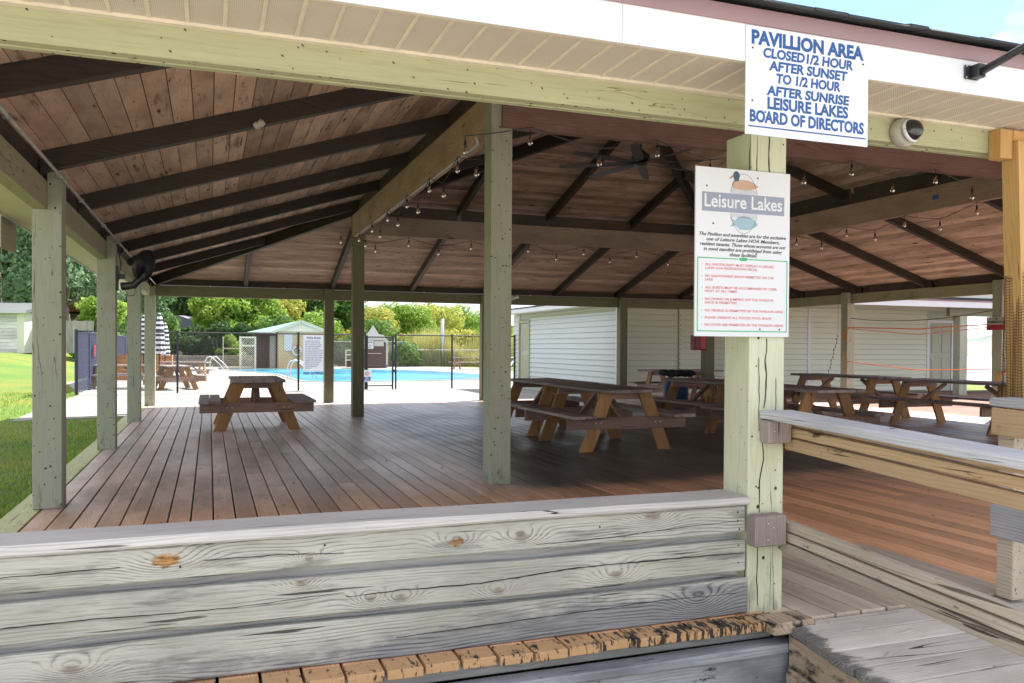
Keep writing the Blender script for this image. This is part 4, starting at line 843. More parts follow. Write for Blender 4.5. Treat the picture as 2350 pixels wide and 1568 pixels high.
# ------------------------------------------------------------------ dome security camera
dc = thing('security_camera', 'white dome security camera mounted on the green beam', 'security camera', (3.20, 3.2, 2.305))
RX = Matrix.Rotation(R(90), 4, 'X') @ Matrix.Rotation(R(-25), 4, 'Y')
m = MB(); m.lathe([(0.080, 0.0), (0.083, 0.006), (0.083, 0.025), (0.078, 0.042), (0.070, 0.052), (0.058, 0.058)], n=32, M4=Matrix.Rotation(R(90), 4, 'X')); m.obj('housing', M['dirtywhite'], dc, True)
m = MB(); Rm = Matrix.Translation((0.006, -0.055, 0.0)) @ Matrix.Rotation(R(12), 4, 'Z') @ Matrix.Rotation(R(78), 4, 'X')
m.lathe([(0.066, 0.0), (0.066, 0.014), (0.056, 0.02)], n=32, M4=Rm); m.obj('trim_ring', M['white'], dc, True)
m = MB(); m.lathe([(0.060*math.cos(R(a)), 0.012+0.062*math.sin(R(a))) for a in (0, 15, 30, 45, 60, 75, 88)], n=32, M4=Rm); m.obj('dome', M['dome'], dc, True)
m = MB()
for a in (60, 180, 300): m.lathe([(0.004, 0), (0.003, 0.003)], n=8, M4=Rm @ Matrix.Translation((0.061*math.cos(R(a)), 0.061*math.sin(R(a)), 0.014)))
m.obj('screw', M['black'], dc); dc.scale = (0.88, 0.88, 0.88)

# ------------------------------------------------------------------ pipe arm on the fascia
pa = thing('pipe_arm', 'black pipe arm on a square plate screwed to the white fascia', 'pipe arm', (3.16, 2.764, 2.465))
m = MB(); m.box(-0.045, 0.035, -0.008, 0, -0.032, 0.03, None, 0.003); m.box(-0.015, 0.03, -0.05, -0.008, -0.03, 0.028, None, 0.004); m.obj('mounting_plate', M['black'], pa)
m = MB(); m.tube([(0.012, -0.03, -0.008), (-0.14, -0.50, 0.0), (-0.255, -0.93, 0.012)], 0.0165, 16); m.obj('pipe', M['black'], pa, True)
m = MB()
for x, z in ((-0.037, 0.024), (-0.037, -0.026), (0.03, -0.026)): m.lathe([(0.005, 0), (0.004, 0.004)], n=8, M4=Matrix.Translation((x, -0.008, z)) @ Matrix.Rotation(R(90), 4, 'X'))
m.obj('bolt', M['galv'], pa)

# ------------------------------------------------------------------ string lights
sock_me = MB().lathe([(0.012, 0.0), (0.016, -0.012), (0.018, -0.05), (0.014, -0.055)], n=10).mesh('socket', M['black'], True)
bulb_me = MB().lathe([(0.012, -0.05), (0.024, -0.068), (0.032, -0.095), (0.031, -0.12), (0.020, -0.142), (0.005, -0.148)], n=12).mesh('bulb', M['bulb'], True)
fil_me = MB().tube([(-0.006, 0, -0.06), (-0.008, 0, -0.11), (0, 0.004, -0.085), (0.008, 0, -0.11), (0.006, 0, -0.06)], 0.0016, 5).mesh('filament', M['filament'])
def strand(label, pts, drops, loc):
    t = thing('string_light', label, 'string light', loc, 0, 'string lights hung from the inner beams')
    inv = Matrix.Translation((-loc[0], -loc[1], -loc[2]))
    m = MB(); m.tube(pts, 0.0048, 5); o = m.obj('cable', M['black'], t); o.matrix_parent_inverse = inv
    m = MB()
    for (p, q) in drops: m.tube([p, q], 0.004, 5)
    o = m.obj('drop_wire', M['black'], t); o.matrix_parent_inverse = inv
    for (p, q) in drops:
        b = link('bulb', bulb_me, t); b.scale = (0.78, 0.78, 0.82); b.matrix_parent_inverse = inv; b.location = q
        for nm, me in (('socket', sock_me), ('filament', fil_me)): link(nm, me, b)
def sag(pts, s=0.0, n=6):
    out = []
    for a, b in zip(pts[:-1], pts[1:]):
        a, b = Vector(a), Vector(b)
        for i in range(n): t_ = i/n; p = a.lerp(b, t_); p.z -= s*4*t_*(1-t_); out.append(p)
    return out+[Vector(pts[-1])]
def strand_line(label, axis, fixed, vals, hi=3.205, lo=3.09, start_hi=True):
    P0 = lambda v, z: (v, fixed, z) if axis == 'x' else (fixed, v, z); pts = []; dr = []
    for i, v in enumerate(vals):
        z = hi if (i % 2 == 0) == start_hi else lo; pts.append(P0(v, z)); dr.append((P0(v, z), P0(v, z-0.045)))
    mid = vals[len(vals)//2]; strand(label, sag(pts, 0.012), dr, P0(mid, hi))
strand_line('string light looping along the left sloping view beam beside the centre post', 'y', 2.335, [13.85, 13.25, 12.67, 12.05, 11.50, 10.82, 10.29, 9.70, 9.16, 8.55, 8.03, 7.39], hi=3.15, lo=2.99)
strand_line('string light hung along the far inner beam behind the centre post', 'x', 14.62, [2.15, 2.75, 3.35, 3.90, 4.52, 5.08, 5.65, 6.22, 6.80, 7.36, 7.95, 8.66, 9.3], hi=3.20, lo=3.07, start_hi=True)
strand_line('string light hung under the reddish front inner beam', 'x', 6.985, [2.1, 2.71, 3.40, 4.01, 4.60, 5.15, 5.72, 6.33, 6.88, 7.48, 8.02, 8.6, 9.2], hi=3.225, lo=3.09, start_hi=False)
strand_line('string light hung along the right inner beam above the tables', 'y', 9.57, [13.6, 13.0, 12.45, 11.86, 11.23, 10.66, 10.05, 9.48, 8.85, 8.26, 7.6], hi=3.205, lo=3.07, start_hi=False)

# ------------------------------------------------------------------ fans
cf = thing('ceiling_fan', 'large black ceiling fan on a rod hanging from the roof peak', 'ceiling fan', (5.99, 10.92, 4.70))
m = MB(); m.tube([(0, 0, 0.0), (0, 0, -0.56)], 0.018, 8); m.obj('rod', M['black'], cf)
m = MB(); m.lathe([(0.03, -0.52), (0.07, -0.56), (0.13, -0.60), (0.14, -0.65), (0.09, -0.70), (0.06, -0.72), (0.10, -0.73), (0.10, -0.75), (0.02, -0.76)], n=20); m.obj('motor', M['black'], cf, True)
bm_ = MB()
for s0, s1, w0, w1 in ((0.08, 0.45, 0.05, 0.075), (0.45, 0.9, 0.075, 0.065), (0.9, 1.22, 0.065, 0.05)):
    bm_.hexa([(s0, -w0, -0.733), (s1, -w1, -0.733), (s1, w1, -0.715), (s0, w0, -0.71), (s0, -w0, -0.729), (s1, -w1, -0.729), (s1, w1, -0.711), (s0, w0, -0.706)])
bme = bm_.mesh('fan_blade', M['black'])
for i in range(8): o = link('fan_blade', bme, cf); o.rotation_euler = (0, 0, R(12+45*i))
wf = thing('wall_fan', 'black wall fan with round guard on the second left post', 'wall fan', (-1.05, 10.92, 2.06))
m = MB(); m.box(0.0, 0.025, -0.05, 0.07, -0.17, 0.12, None, 0.004); m.box(0.02, 0.10, -0.03, 0.03, -0.03, 0.03); m.obj('mounting_plate', M['black'], wf)
m = MB(); m.tube([(0.06, 0, -0.12), (0.20, -0.02, -0.10), (0.31, -0.05, 0.03), (0.33, -0.05, 0.12)], [0.05, 0.045, 0.04, 0.03], 10); m.obj('arm', M['black'], wf, True)
ax = Vector((0.86, -0.42, -0.26)).normalized(); q = ax.to_track_quat('Z', 'Y').to_matrix().to_4x4(); B = Matrix.Translation((0.24, 0.02, 0.16)) @ q @ Matrix.Scale(0.8, 4)
m = MB(); m.lathe([(0.05, -0.16), (0.075, -0.12), (0.075, -0.04), (0.13, 0.0)], n=18, M4=B); m.obj('motor', M['black'], wf, True)
m = MB(); m.lathe([(0.10, 0.0), (0.20, 0.03), (0.235, 0.07), (0.24, 0.12)], n=30, M4=B); m.obj('shroud', M['black'], wf, True)
m = MB()
for rr in (0.05, 0.1, 0.15, 0.2, 0.242):
    m.tube([B @ Vector((rr*math.cos(a*math.pi/15), rr*math.sin(a*math.pi/15), 0.125+0.03*(1-rr/0.242))) for a in range(31)], 0.0025 if rr < .24 else 0.006, 5)
for a in range(20):
    m.tube([B @ Vector((r_*math.cos(a*math.pi/10), r_*math.sin(a*math.pi/10), 0.125+0.03*(1-r_/0.242))) for r_ in (0.03, 0.15, 0.242)], 0.002, 4)
m.obj('guard', M['black'], wf)
m = MB(); m.tube([(0.03, 0.0, -0.05), (0.06, -0.05, 0.15), (0.02, -0.02, 0.35), (-0.02, 0.0, 0.42)], 0.006, 6); m.tube([(0.10, 0, -0.14), (0.13, 0, -0.23), (0.20, -0.02, -0.22), (0.22, -0.02, -0.13)], 0.006, 6); m.obj('power_cord', M['black'], wf)

# ------------------------------------------------------------------ picnic tables
def table_proto(label, L=1.83, par=True, loc=(0, 0, 0), rz=0):
    t = thing('picnic_table', label, 'picnic table', loc, rz, 'wooden picnic tables')
    hl = L/2; rr = random.Random(int(L*100))
    for i in range(5):
        x0 = -0.375+i*0.151; MB().box(x0, x0+0.146, -hl+rr.uniform(-.012, .012), hl+rr.uniform(-.012, .012), 0.712, 0.750+rr.uniform(-.002, .002), None, 0.004).obj('plank', M['tabtop'], t)
    for s_ in (-1, 1):
        for i in range(2):
            a = s_*(0.515+i*0.151); b = s_*(0.515+i*0.151+0.146); MB().box(min(a, b), max(a, b), -hl+rr.uniform(-.012, .012), hl+rr.uniform(-.012, .012), 0.412, 0.450, None, 0.004).obj('bench_plank', M['tabtop'], t)
    fy = hl-0.27
    for e in (-1, 1):
        y = e*fy
        for s_ in (-1, 1):
            m = MB(); y0, y1 = (y-0.019, y+0.019)
            m.hexa([(s_*0.53-0.085, y0, 0), (s_*0.53+0.085, y0, 0), (s_*0.53+0.085, y1, 0), (s_*0.53-0.085, y1, 0), (s_*0.245-0.085, y0, 0.71), (s_*0.245+0.085, y0, 0.71), (s_*0.245+0.085, y1, 0.71), (s_*0.245-0.085, y1, 0.71)])
            m.obj('leg', M['tableg'], t)
        ye = y+e*0.040; MB().box(-0.80, 0.80, ye-0.019, ye+0.019, 0.27, 0.409, None, 0.003).obj('bench_beam', M['tabbeam'], t)
        yi = y-e*0.040; MB().box(-0.36, 0.36, yi-0.019, yi+0.019, 0.62, 0.709, None, 0.003).obj('top_cleat', M['tabbeam'], t)
        m = MB(); m.beam((0, yi-e*0.5, 0.68), (0, ye-e*0.07, 0.36), 0.085, 0.036); m.obj('brace', M['tabbeam'], t)
    m = MB()
    for e in (-1, 1):
        for s_ in (-1, 1):
            for q in (0.0, 0.07): m.lathe([(0.008, 0), (0.006, 0.006)], n=6, M4=Matrix.Translation((s_*(0.40)+q-0.03, e*(fy+0.06), 0.345)) @ Matrix.Rotation(R(90*e), 4, 'X'))
    m.obj('bolt', M['galv'], t); return t
T6 = table_proto('lone picnic table end on at the left of the deck', 1.83, loc=(0.665, 13.35, 0))
T8 = table_proto('dark long picnic table nearest the net wrapped post', 2.4, loc=(11.33, 9.95, 0))
for lab, src, loc, rz in (
    ('picnic table with honey coloured legs just right of the centre post', T6, (4.74, 9.60, 0), 0),
    ('picnic table end to end behind the honey legged one, beside the centre post', T6, (4.80, 11.50, 0.0), 0),
    ('picnic table behind the ramp handrail just right of the sign post', T6, (7.22, 9.0, 0), 0),
    ('picnic table seen left of the sign post with dark reddish top', T6, (7.40, 11.1, 0), R(2)),
    ('long dark picnic table in the right row nearer the siding wall', T8, (11.50, 12.75, 0), 0),
    ('far picnic table standing close to the pale siding wall', T6, (10.25, 16.7, 0), R(90)),
    ('weathered poolside picnic table with umbrella pole through it', T6, (-1.05, 28.6, -0.145), R(12)),
    ('poolside picnic table left of the striped umbrellas behind the posts', T6, (-2.7, 29.5, -0.145), R(80)),
    ('low poolside picnic table behind the striped umbrellas', T6, (-0.9, 34.5, -0.145), R(75)),
    ('distant brown picnic table on the far side of the pool', T8, (15.6, 50.5, -0.145), R(96))):
    o = copy_tree(src); o.location = loc; o.rotation_euler = (0, 0, rz); o['label'] = lab

# loose items among the tables
tag(MB().lathe([(0.23, 0.0), (0.26, 0.55), (0.27, 0.60), (0.24, 0.62)], n=20).obj('trash_bin', M['bluebin'], None, True), 'dark blue bin standing beside the far inner post', 'bin').location = (9.20, 15.15, 0)
m = MB(); rng = random.Random(2)
for i in range(7): m.lathe([(0.02, -0.07), (0.10, -0.04), (0.13, 0.0), (0.09, 0.05), (0.02, 0.07)], c=(-0.35+i*0.12, rng.uniform(-.05, .05), 0.06+rng.uniform(-.01, .02)), n=10)
o = tag(m.obj('bag', M['bag'], None, True), 'crumpled dark bag lying on top of the dark blue bin', 'bag'); o.location = (9.22, 15.15, 0.655); o.scale = (.8, 1.5, 1)
m = MB(); m.lathe([(0.05, 0), (0.30, 0.02), (0.34, 0.07), (0.28, 0.12), (0.05, 0.14)], n=20); o = tag(m.obj('tub', M['white'], None, True), 'white rounded plastic tub on a bench behind the honey legged table', 'tub'); o.location = (7.0, 13.0, 0.0); o.scale = (1.2, .7, 1.4)
fe = thing('fire_extinguisher_box', 'red fire extinguisher cover hung on the far inner post', 'extinguisher', (9.40, 14.66, 1.36))
MB().box(-0.14, 0.14, -0.10, 0.08, -0.15, 0.16, None, 0.02).obj('cover', M['darkred'], fe); MB().box(0.0, 0.12, -0.104, -0.10, -0.12, 0.13).obj('front_panel', M['red'], fe)
m = MB(); m.lathe([(0.12, 0), (0.14, 0.1), (0.13, 0.3), (0.06, 0.38), (0.03, 0.4)], n=14); o = tag(m.obj('fuel_can', M['red'], None, True), 'red rounded container on the bench beside the far inner post', 'container'); o.location = (10.05, 14.5, 0.45); o.location.z = 0.0; o.scale = (1, 1, 2)
# orange barrier tape and cable between the right posts
for lab, zs, r_ in (('orange barrier tape stretched high between the two right posts', (1.73, 1.66, 1.71), 0.010), ('second orange tape just under the high one between the right posts', (1.70, 1.55, 1.66), 0.007), ('orange barrier tape stretched low between the two right posts', (0.98, 0.84, 0.90), 0.010)):
    m = MB(); pts = sag([(13.21, 14.66, zs[0]-0.30), (13.205, 14.64, zs[0]), (13.30, 12.8, zs[1]), (13.22, 11.08, zs[2])], 0.0, 5); m.tube(pts, r_, 6); tag(m.obj('barrier_tape', M['orangetape']), lab, 'tape')
m = MB(); m.tube([(13.22, 10.86, 0.84), (13.2, 10.82, 0.80), (13.42, 10.84, 0.98)], 0.016, 6); tag(m.obj('barrier_tape', M['orangetape']), 'loose orange tape end tied around the right post', 'tape')
m = MB(); m.tube(sag([(13.30, 14.66, 1.93), (13.35, 11.1, 1.98)], 0.12, 12), 0.007, 5); tag(m.obj('cable', M['black']), 'thin black cable sagging between the two right posts', 'cable')
sh = thing('sign', 'small grey and red warning sign on the far right post', 'sign', (13.215, 10.97, 1.72))
MB().box(-0.003, 0, -0.20, 0.20, -0.12, 0.12).obj('sign_board', M['palegrey'], sh); MB().box(-0.005, -0.003, -0.19, 0.19, -0.115, -0.02).obj('red_band', M['red'], sh)
def side_text(parent, body, z, size, width, mat):
    m = MB(); put_text(m, body, 0, z, size, width, 0.0015); m.v = [(-0.0056+v[1], -v[0], v[2]) for v in m.v]; m.obj('lettering', mat, parent)
side_text(sh, 'NO', 0.07, 0.045, 0.06, M['blackink']); side_text(sh, 'SWIMMING ZONE', 0.01, 0.055, 0.34, M['blackink']); side_text(sh, 'KEEP OUT', -0.09, 0.07, 0.30, M['darkred'])
m = MB()
for (x0, y0, z0) in ((13.212, 10.9, 0.84), ): m.box(x0, x0+0.014, y0, y0+0.07, z0-0.25, z0+0.02)
o = tag(m.obj('wood_strip', M['newwood']), 'short tan wooden strip nailed to the far right post', 'wood strip')
for k_, (z0, z1) in enumerate(((1.45, 1.68), (0.98, 1.20))):
    o = tag(box('wood_strip', M['newwood'], 13.212, 13.226, 14.72, 14.79, z0, z1), ('upper' if k_ == 0 else 'lower')+' tan wooden strip nailed to the post by the siding door wall', 'wood strip')
m = MB(); pts = [(12.6, 13.9, 1.52-0.075*i+0.01*math.sin(i)) for i in range(13)]
for i in range(12):
    c = Vector((12.55-0.022*i, 14.2+0.02*math.sin(i*2), 1.53-0.075*i)); m.lathe([(0.002, -0.03), (0.011, 0), (0.002, 0.03)], c=c, n=6)
m.tube([(12.56, 14.2, 3.2), (12.55, 14.2, 1.5), (12.28, 14.2, 0.65)], 0.003, 4)
m.lathe([(0.005, -0.06), (0.045, 0.0), (0.01, 0.06)], c=(12.25, 14.2, 0.60), n=8)
tag(m.obj('wind_chime', M['brownnet']), 'dangling brown wind chime string in front of the pale siding', 'wind chime')
# small junk on beams
m = MB(); rng = random.Random(9)
for i in range(6): m.lathe([(0.005, -0.03), (0.028, 0.0), (0.005, 0.03)], c=(rng.uniform(-.03, .03), rng.uniform(-.01, .01), rng.uniform(-.02, .02)), n=8)
o = tag(m.obj('wasp_nest', M['palegrey'], None, True), 'tan mud wasp nest stuck on a dark left rafter', 'wasp nest'); o.location = (0.36, 6.80, 2.98)
for k_, (y_, z_) in enumerate(((8.9, 3.36), (12.1, 3.30))):
    tag(box('tape_patch', M['bluetape'], 9.590, 9.598, y_, y_+0.10, z_, z_+0.06), ('near' if k_ == 0 else 'far')+' scrap of blue tape on the right inner beam', 'tape')
fl_ = thing('flood_light', 'small twin flood light fixed above the far beam', 'light', (6.75, 18.53, 2.42))
MB().lathe([(0.06, 0), (0.06, 0.02), (0.02, 0.03)], n=12, M4=Matrix.Rotation(R(90), 4, 'X')).obj('base', M['white'], fl_)
for s_ in (-1, 1):
    MB().lathe([(0.02, 0), (0.03, 0.05), (0.05, 0.12), (0.045, 0.125)], n=12, M4=Matrix.Translation((s_*0.03, -0.02, -0.02)) @ Matrix.Rotation(R(60*s_), 4, 'Y')).obj('lamp_head', M['white'], fl_)
hb = thing('hanging_board', 'green board hanging under the left eave', 'board', (-1.76, 8.85, 2.39))
m = MB(); m.hexa([(-0.012, -0.33, -0.28), (0.012, -0.33, -0.28), (0.012, 0.30, -0.27), (-0.012, 0.30, -0.27), (-0.012, -0.33, 0.12), (0.012, -0.33, 0.12), (0.012, 0.33, 0.12), (-0.012, 0.33, 0.12)]); m.obj('panel', M['gbeamY'], hb)

# ------------------------------------------------------------------ clubhouse with lap siding
ch_ = thing('clubhouse', 'pale green lap sided clubhouse behind the pavilion', 'building', (16, 23, 0))
def C_(o): o.parent = ch_; o.matrix_parent_inverse = Matrix.Translation((-16, -23, 0)); return o
BX, BY, BX2, BY2 = 9.95, 19.30, 21.7, 27.1
C_(box('wall_core', M['door'], BX+0.02, BX2-0.02, BY+0.02, BY2-0.02, -0.16, 2.5))
def lap_x(x0, x1, z0, z1, step, mat):
    z = z0
    while z < z1-0.02:
        t_ = min(step, z1-z); m = MB()
        m.hexa([(x0, BY-0.034, z+0.008), (x1, BY-0.034, z+0.008), (x1, BY+0.02, z), (x0, BY+0.02, z), (x0, BY-0.006, z+t_), (x1, BY-0.006, z+t_), (x1, BY+0.02, z+t_), (x0, BY+0.02, z+t_)]); C_(m.obj('siding_board', mat)); z += step
def lap_y(y0, y1, z0, z1, step, mat):
    z = z0
    while z < z1-0.02:
        t_ = min(step, z1-z); m = MB()
        m.hexa([(BX-0.034, y1, z+0.006), (BX-0.034, y0, z+0.006), (BX+0.02, y0, z), (BX+0.02, y1, z), (BX-0.006, y1, z+t_), (BX-0.006, y0, z+t_), (BX+0.02, y0, z+t_), (BX+0.02, y1, z+t_)]); C_(m.obj('siding_board', mat)); z += step
lap_x(BX+0.05, 11.75, 0.0, 2.5, 0.152, M['siding']); lap_x(11.76, 20.38, 0.03, 2.5, 0.152, M['siding']); lap_x(21.48, BX2, 0.0, 2.5, 0.152, M['siding'])
lap_y(BY+0.05, 25.5, 0.0, 2.36, 0.152, M['sidingwhite']); lap_y(26.5, BY2, 0.0, 2.36, 0.152, M['sidingwhite'])
C_(box('corner_board', M['white'], BX-0.03, BX+0.05, BY-0.03, BY+0.05, -0.1, 2.5)); C_(box('corner_board', M['white'], BX2, BX2+0.08, BY-0.03, BY+0.05, -0.1, 2.5))
C_(box('trim_board', M['white'], 15.98, 16.07, BY-0.035, BY-0.022, 0, 2.4))
dr = C_(box('door', M['door'], 20.50, 21.36, BY-0.005, BY+0.02, 0.02, 2.05))
C_(box('door_frame', M['white'], 20.39, 20.49, BY-0.03, BY+0.02, 0, 2.15)); C_(box('door_frame', M['white'], 21.37, 21.47, BY-0.03, BY+0.02, 0, 2.15)); C_(box('door_frame', M['white'], 20.49, 21.37, BY-0.03, BY+0.02, 2.06, 2.15))
for (a, b, c, d_) in ((20.58, 20.88, 1.15, 1.75), (20.98, 21.28, 1.15, 1.75), (20.58, 20.88, .25, 1.0), (20.98, 21.28, .25, 1.0), (20.58, 20.88, 1.82, 1.98), (20.98, 21.28, 1.82, 1.98)):
    o = box('door_panel', M['trim'], a, b, BY-0.012, BY-0.006, c, d_, dr); box('panel_face', M['door'], a+.02, b-.02, BY-0.018, BY-0.013, c+.02, d_-.02, None).parent = o
o = MB().lathe([(0.012, 0), (0.03, 0.03), (0.025, 0.05)], n=10, M4=Matrix.Translation((20.56, BY-0.006, 0.98)) @ Matrix.Rotation(R(90), 4, 'X')).obj('handle', M['galv'], dr)
dl = C_(box('door', M['door'], BX-0.005, BX+0.02, 25.58, 26.42, 0.02, 2.05))
for b in ((25.5, 25.57, 0, 2.15), (26.43, 26.5, 0, 2.15), (25.57, 26.43, 2.06, 2.15)): C_(box('door_frame', M['trim'], BX-0.06, BX+0.02, b[0], b[1], b[2], b[3]))
for (a, b) in ((0.25, 1.0), (1.12, 1.9)): box('door_panel', M['trim'], BX-0.012, BX-0.006, 25.68, 26.32, a, b, dl)
C_(box('fascia', M['white'], BX-0.47, BX-0.45, 19.2, 27.6, 2.37, 2.52)); C_(box('soffit', M['siding'], BX-0.45, BX, 19.25, 27.55, 2.372, 2.385))
C_(box('frieze_board', M['trim'], BX-0.028, BX-0.005, 19.35, 25.5, 2.20, 2.37))
m = MB(); m.hexa([(BX-0.48, 19.2, 2.50), (BX2+0.1, 19.2, 2.60), (BX2+0.1, 27.6, 2.60), (BX-0.48, 27.6, 2.50), (BX-0.48, 19.2, 2.54), (BX2+0.1, 19.2, 3.6), (BX2+0.1, 27.6, 3.6), (BX-0.48, 27.6, 2.54)]); C_(m.obj('roof', M['shingle']))
C_(box('fascia', M['white'], 14.0, 34, 17.0, 17.02, 2.40, 2.56)); C_(box('fascia', M['mauve'], 14.0, 34, 16.98, 17.03, 2.565, 2.66)); C_(box('soffit', M['siding'], 14.0, 34, 17.02, 19.28, 2.41, 2.43))
m = MB(); m.hexa([(14, 16.97, 2.60), (34, 16.97, 2.60), (34, 22, 2.60), (14, 22, 2.60), (14, 16.97, 2.67), (34, 16.97, 2.67), (34, 22, 3.8), (14, 22, 3.8)]); C_(m.obj('roof', M['shingle']))
C_(box('porch_beam', M['shadepost'], 19.0, 33.8, 17.2, 17.32, 2.18, 2.40))
C_(box('porch_post', M['post'], 19.35, 19.62, 17.18, 17.40, 0, 2.178)); C_(box('porch_post', M['post'], 27.35, 27.62, 17.18, 17.40, -2, 2.178))
m = MB(); m.tube([(10.9, BY-0.05, 2.46), (11.68, BY-0.05, 2.46), (11.76, BY-0.05, 2.36), (11.76, BY-0.05, 0.4)], 0.014, 6); C_(m.obj('conduit', M['siding'], None, True))
m = MB()
for i in range(14): m.tube([(11.74, BY-0.055, 2.2-i*.13), (11.79, BY-0.055, 2.12-i*.13), (11.74, BY-0.055, 2.07-i*.13)], 0.008, 5)
C_(m.obj('wire', M['black']))
# red bench rails outside by the lake
rb_ = thing('dock_railing', 'red brown dock railing in front of the lake', 'railing', (24, 18.5, 0))
for z in (0.35, 0.62, 0.9): MB().box(0, 7, -.02, .02, z, z+0.09).obj('rail', M['brownroof'], rb_)
for i in range(4): MB().box(i*2.2, i*2.2+.09, .02, .1, -2, 1.0).obj('rail_post', M['brownroof'], rb_)

# ------------------------------------------------------------------ pool fence, gate, boards
GZ = -0.146
def mesh_wire(mb, p0, p1, z0, z1, pitch=0.09, r=0.0036):
    p0, p1 = Vector(p0), Vector(p1); L = (p1-p0).length; d = (p1-p0)/L; H_t = z1-z0
    for sgn in (1, -1):
        s = -H_t
        while s < L:
            a, b = s, s+H_t; za, zb = (z0, z1) if sgn > 0 else (z1, z0)
            if a < 0: za = za+(zb-za)*(0-a)/(b-a); a = 0
            if b > L: zb = za+(zb-za)*(L-a)/(b-a); b = L
            if b-a > 0.01:
                A = p0+d*a; B_ = p0+d*b; mb.tube([(A.x, A.y, za), (B_.x, B_.y, zb)], r, 3, False)
            s += pitch
def fence_run(name, label, p0, p1, posts, h, mat, wire=True, pr=0.03, mid=None):
    t = thing(name, label, 'fence', (p0[0], p0[1], GZ)); inv = Matrix.Translation((-p0[0], -p0[1], -GZ))
    def Q(o): o.parent = t; o.matrix_parent_inverse = inv; return o
    A, B_ = Vector((*p0, 0)), Vector((*p1, 0))
    for f in posts:
        p = A.lerp(B_, f); m = MB(); m.tube([(p.x, p.y, GZ), (p.x, p.y, GZ+h+0.03)], pr, 8); Q(m.obj('post', mat))
    for z in [GZ+h-0.02]+([mid] if mid else []):
        m = MB(); m.tube([(p0[0], p0[1], z), (p1[0], p1[1], z)], 0.022, 6); Q(m.obj('rail', mat))
    if wire:
        m = MB(); mesh_wire(m, (p0[0], p0[1], 0), (p1[0], p1[1], 0), GZ+0.03, GZ+h-0.03); Q(stuff(m.obj('chain_link', mat)))
    return t, Q
fence_run('chain_link_fence', 'black chain link fence left of the pool gate', (-3.45, 25.7), (4.72, 26.75), (0.0, 0.315, 0.74, 1.0), 1.79, M['blackfence'])
fence_run('chain_link_fence', 'black chain link fence right of the pool gate', (5.72, 26.78), (9.9, 26.9), (0.0, 0.46, 1.0), 1.79, M['blackfence'])
t, Q = fence_run('chain_link_fence', 'blue screened fence running back beside the lawn', (-3.47, 25.72), (-3.42, 44), (0.0, 0.14, 0.3, 0.5, 0.75, 1.0), 1.79, M['screen'], pr=0.045)
Q(box('wind_screen', M['screen'], -3.50, -3.49, 26.0, 44, 0.25, 1.58))
Q(box('warning_plate', M['red'], -3.40, -3.39, 28.9, 29.2, 0.9, 1.25))
t, Q = fence_run('pool_gate', 'black framed chain link pool gate with a small sign', (4.78, 26.77), (5.62, 26.78), (0.0, 1.0), 1.72, M['blackfence'], mid=0.62)
m = MB(); m.tube([(4.78, 26.77, GZ+0.12), (5.62, 26.78, GZ+0.12)], 0.022, 6); Q(m.obj('rail', M['blackfence']))
for b_ in ((5.60, 5.70, 26.70, 26.74, 1.32, 1.40), (5.60, 5.70, 26.70, 26.74, 0.42, 0.50)): Q(box('hinge', M['black'], *b_))
Q(box('latch', M['black'], 5.58, 5.66, 26.68, 26.72, 0.62, 0.78))
gs = thing('sign', 'small white no glass sign hung low on the pool gate', 'sign', (4.75, 26.60, 0.30))
MB().box(-0.15, 0.15, 0, 0.006, -0.19, 0.19).obj('sign_board', M['paperwhite'], gs); MB().box(-0.11, 0.11, -0.004, 0, -0.165, -0.03).obj('blue_panel', M['blueink'], gs)
m = MB(); put_text(m, 'NO', 0, -0.09, 0.06, 0.10, 0.002, y=-0.005); put_text(m, 'GLASS', 0, -0.145, 0.05, 0.16, 0.002, y=-0.005); m.obj('lettering', M['paperwhite'], gs)
m = MB(); m.tube([(0.055*math.cos(a*math.pi/9), -0.006, 0.08+0.055*math.sin(a*math.pi/9)) for a in range(19)], 0.007, 4); m.beam((-0.035, -0.006, 0.045), (0.035, -0.006, 0.115), 0.012, 0.008); m.obj('prohibition_mark', M['red'], gs)
rbd = thing('sign', 'tall white pool rules board wired to the chain link fence', 'sign', (3.06, 26.44, 1.03))
MB().box(-0.32, 0.32, 0, 0.01, -0.56, 0.56).obj('sign_board', M['paperwhite'], rbd)
m = MB(); put_text(m, 'POOL RULES', 0, 0.44, 0.09, 0.42, 0.003, y=-0.002)
rules = ['NO LIFEGUARD ON DUTY', 'SWIM AT YOUR OWN RISK', 'POOL HOURS DAWN TO DUSK', 'SHOWER BEFORE ENTERING', 'NO GLASS CONTAINERS', 'NO FOOD OR DRINK IN POOL', 'NO RUNNING OR ROUGH PLAY', 'NO DIVING IN SHALLOW END', 'NO PETS ALLOWED IN AREA', 'CHILDREN MUST BE WATCHED', 'PROPER SWIM ATTIRE ONLY', 'MEMBERS AND GUESTS ONLY', 'KEEP THE GATE CLOSED', 'BATHING LOAD POSTED', 'CALL IN EMERGENCY', 'THANK YOU']
for i, r_ in enumerate(rules): put_text(m, r_, -0.27, 0.36-0.056*i, 0.036, 0.0225*len(r_), 0.0012, 0, 'LEFT', y=-0.002)
m.obj('lettering', M['blueink'], rbd)
nd = thing('sign', 'dark NO DIVING letters hung below the rules board', 'sign', (3.06, 26.45, 0.40))
m = MB(); put_text(m, 'NO DIVING', 0, -0.04, 0.11, 0.62, 0.006); m.obj('lettering', M['blueink'], nd)
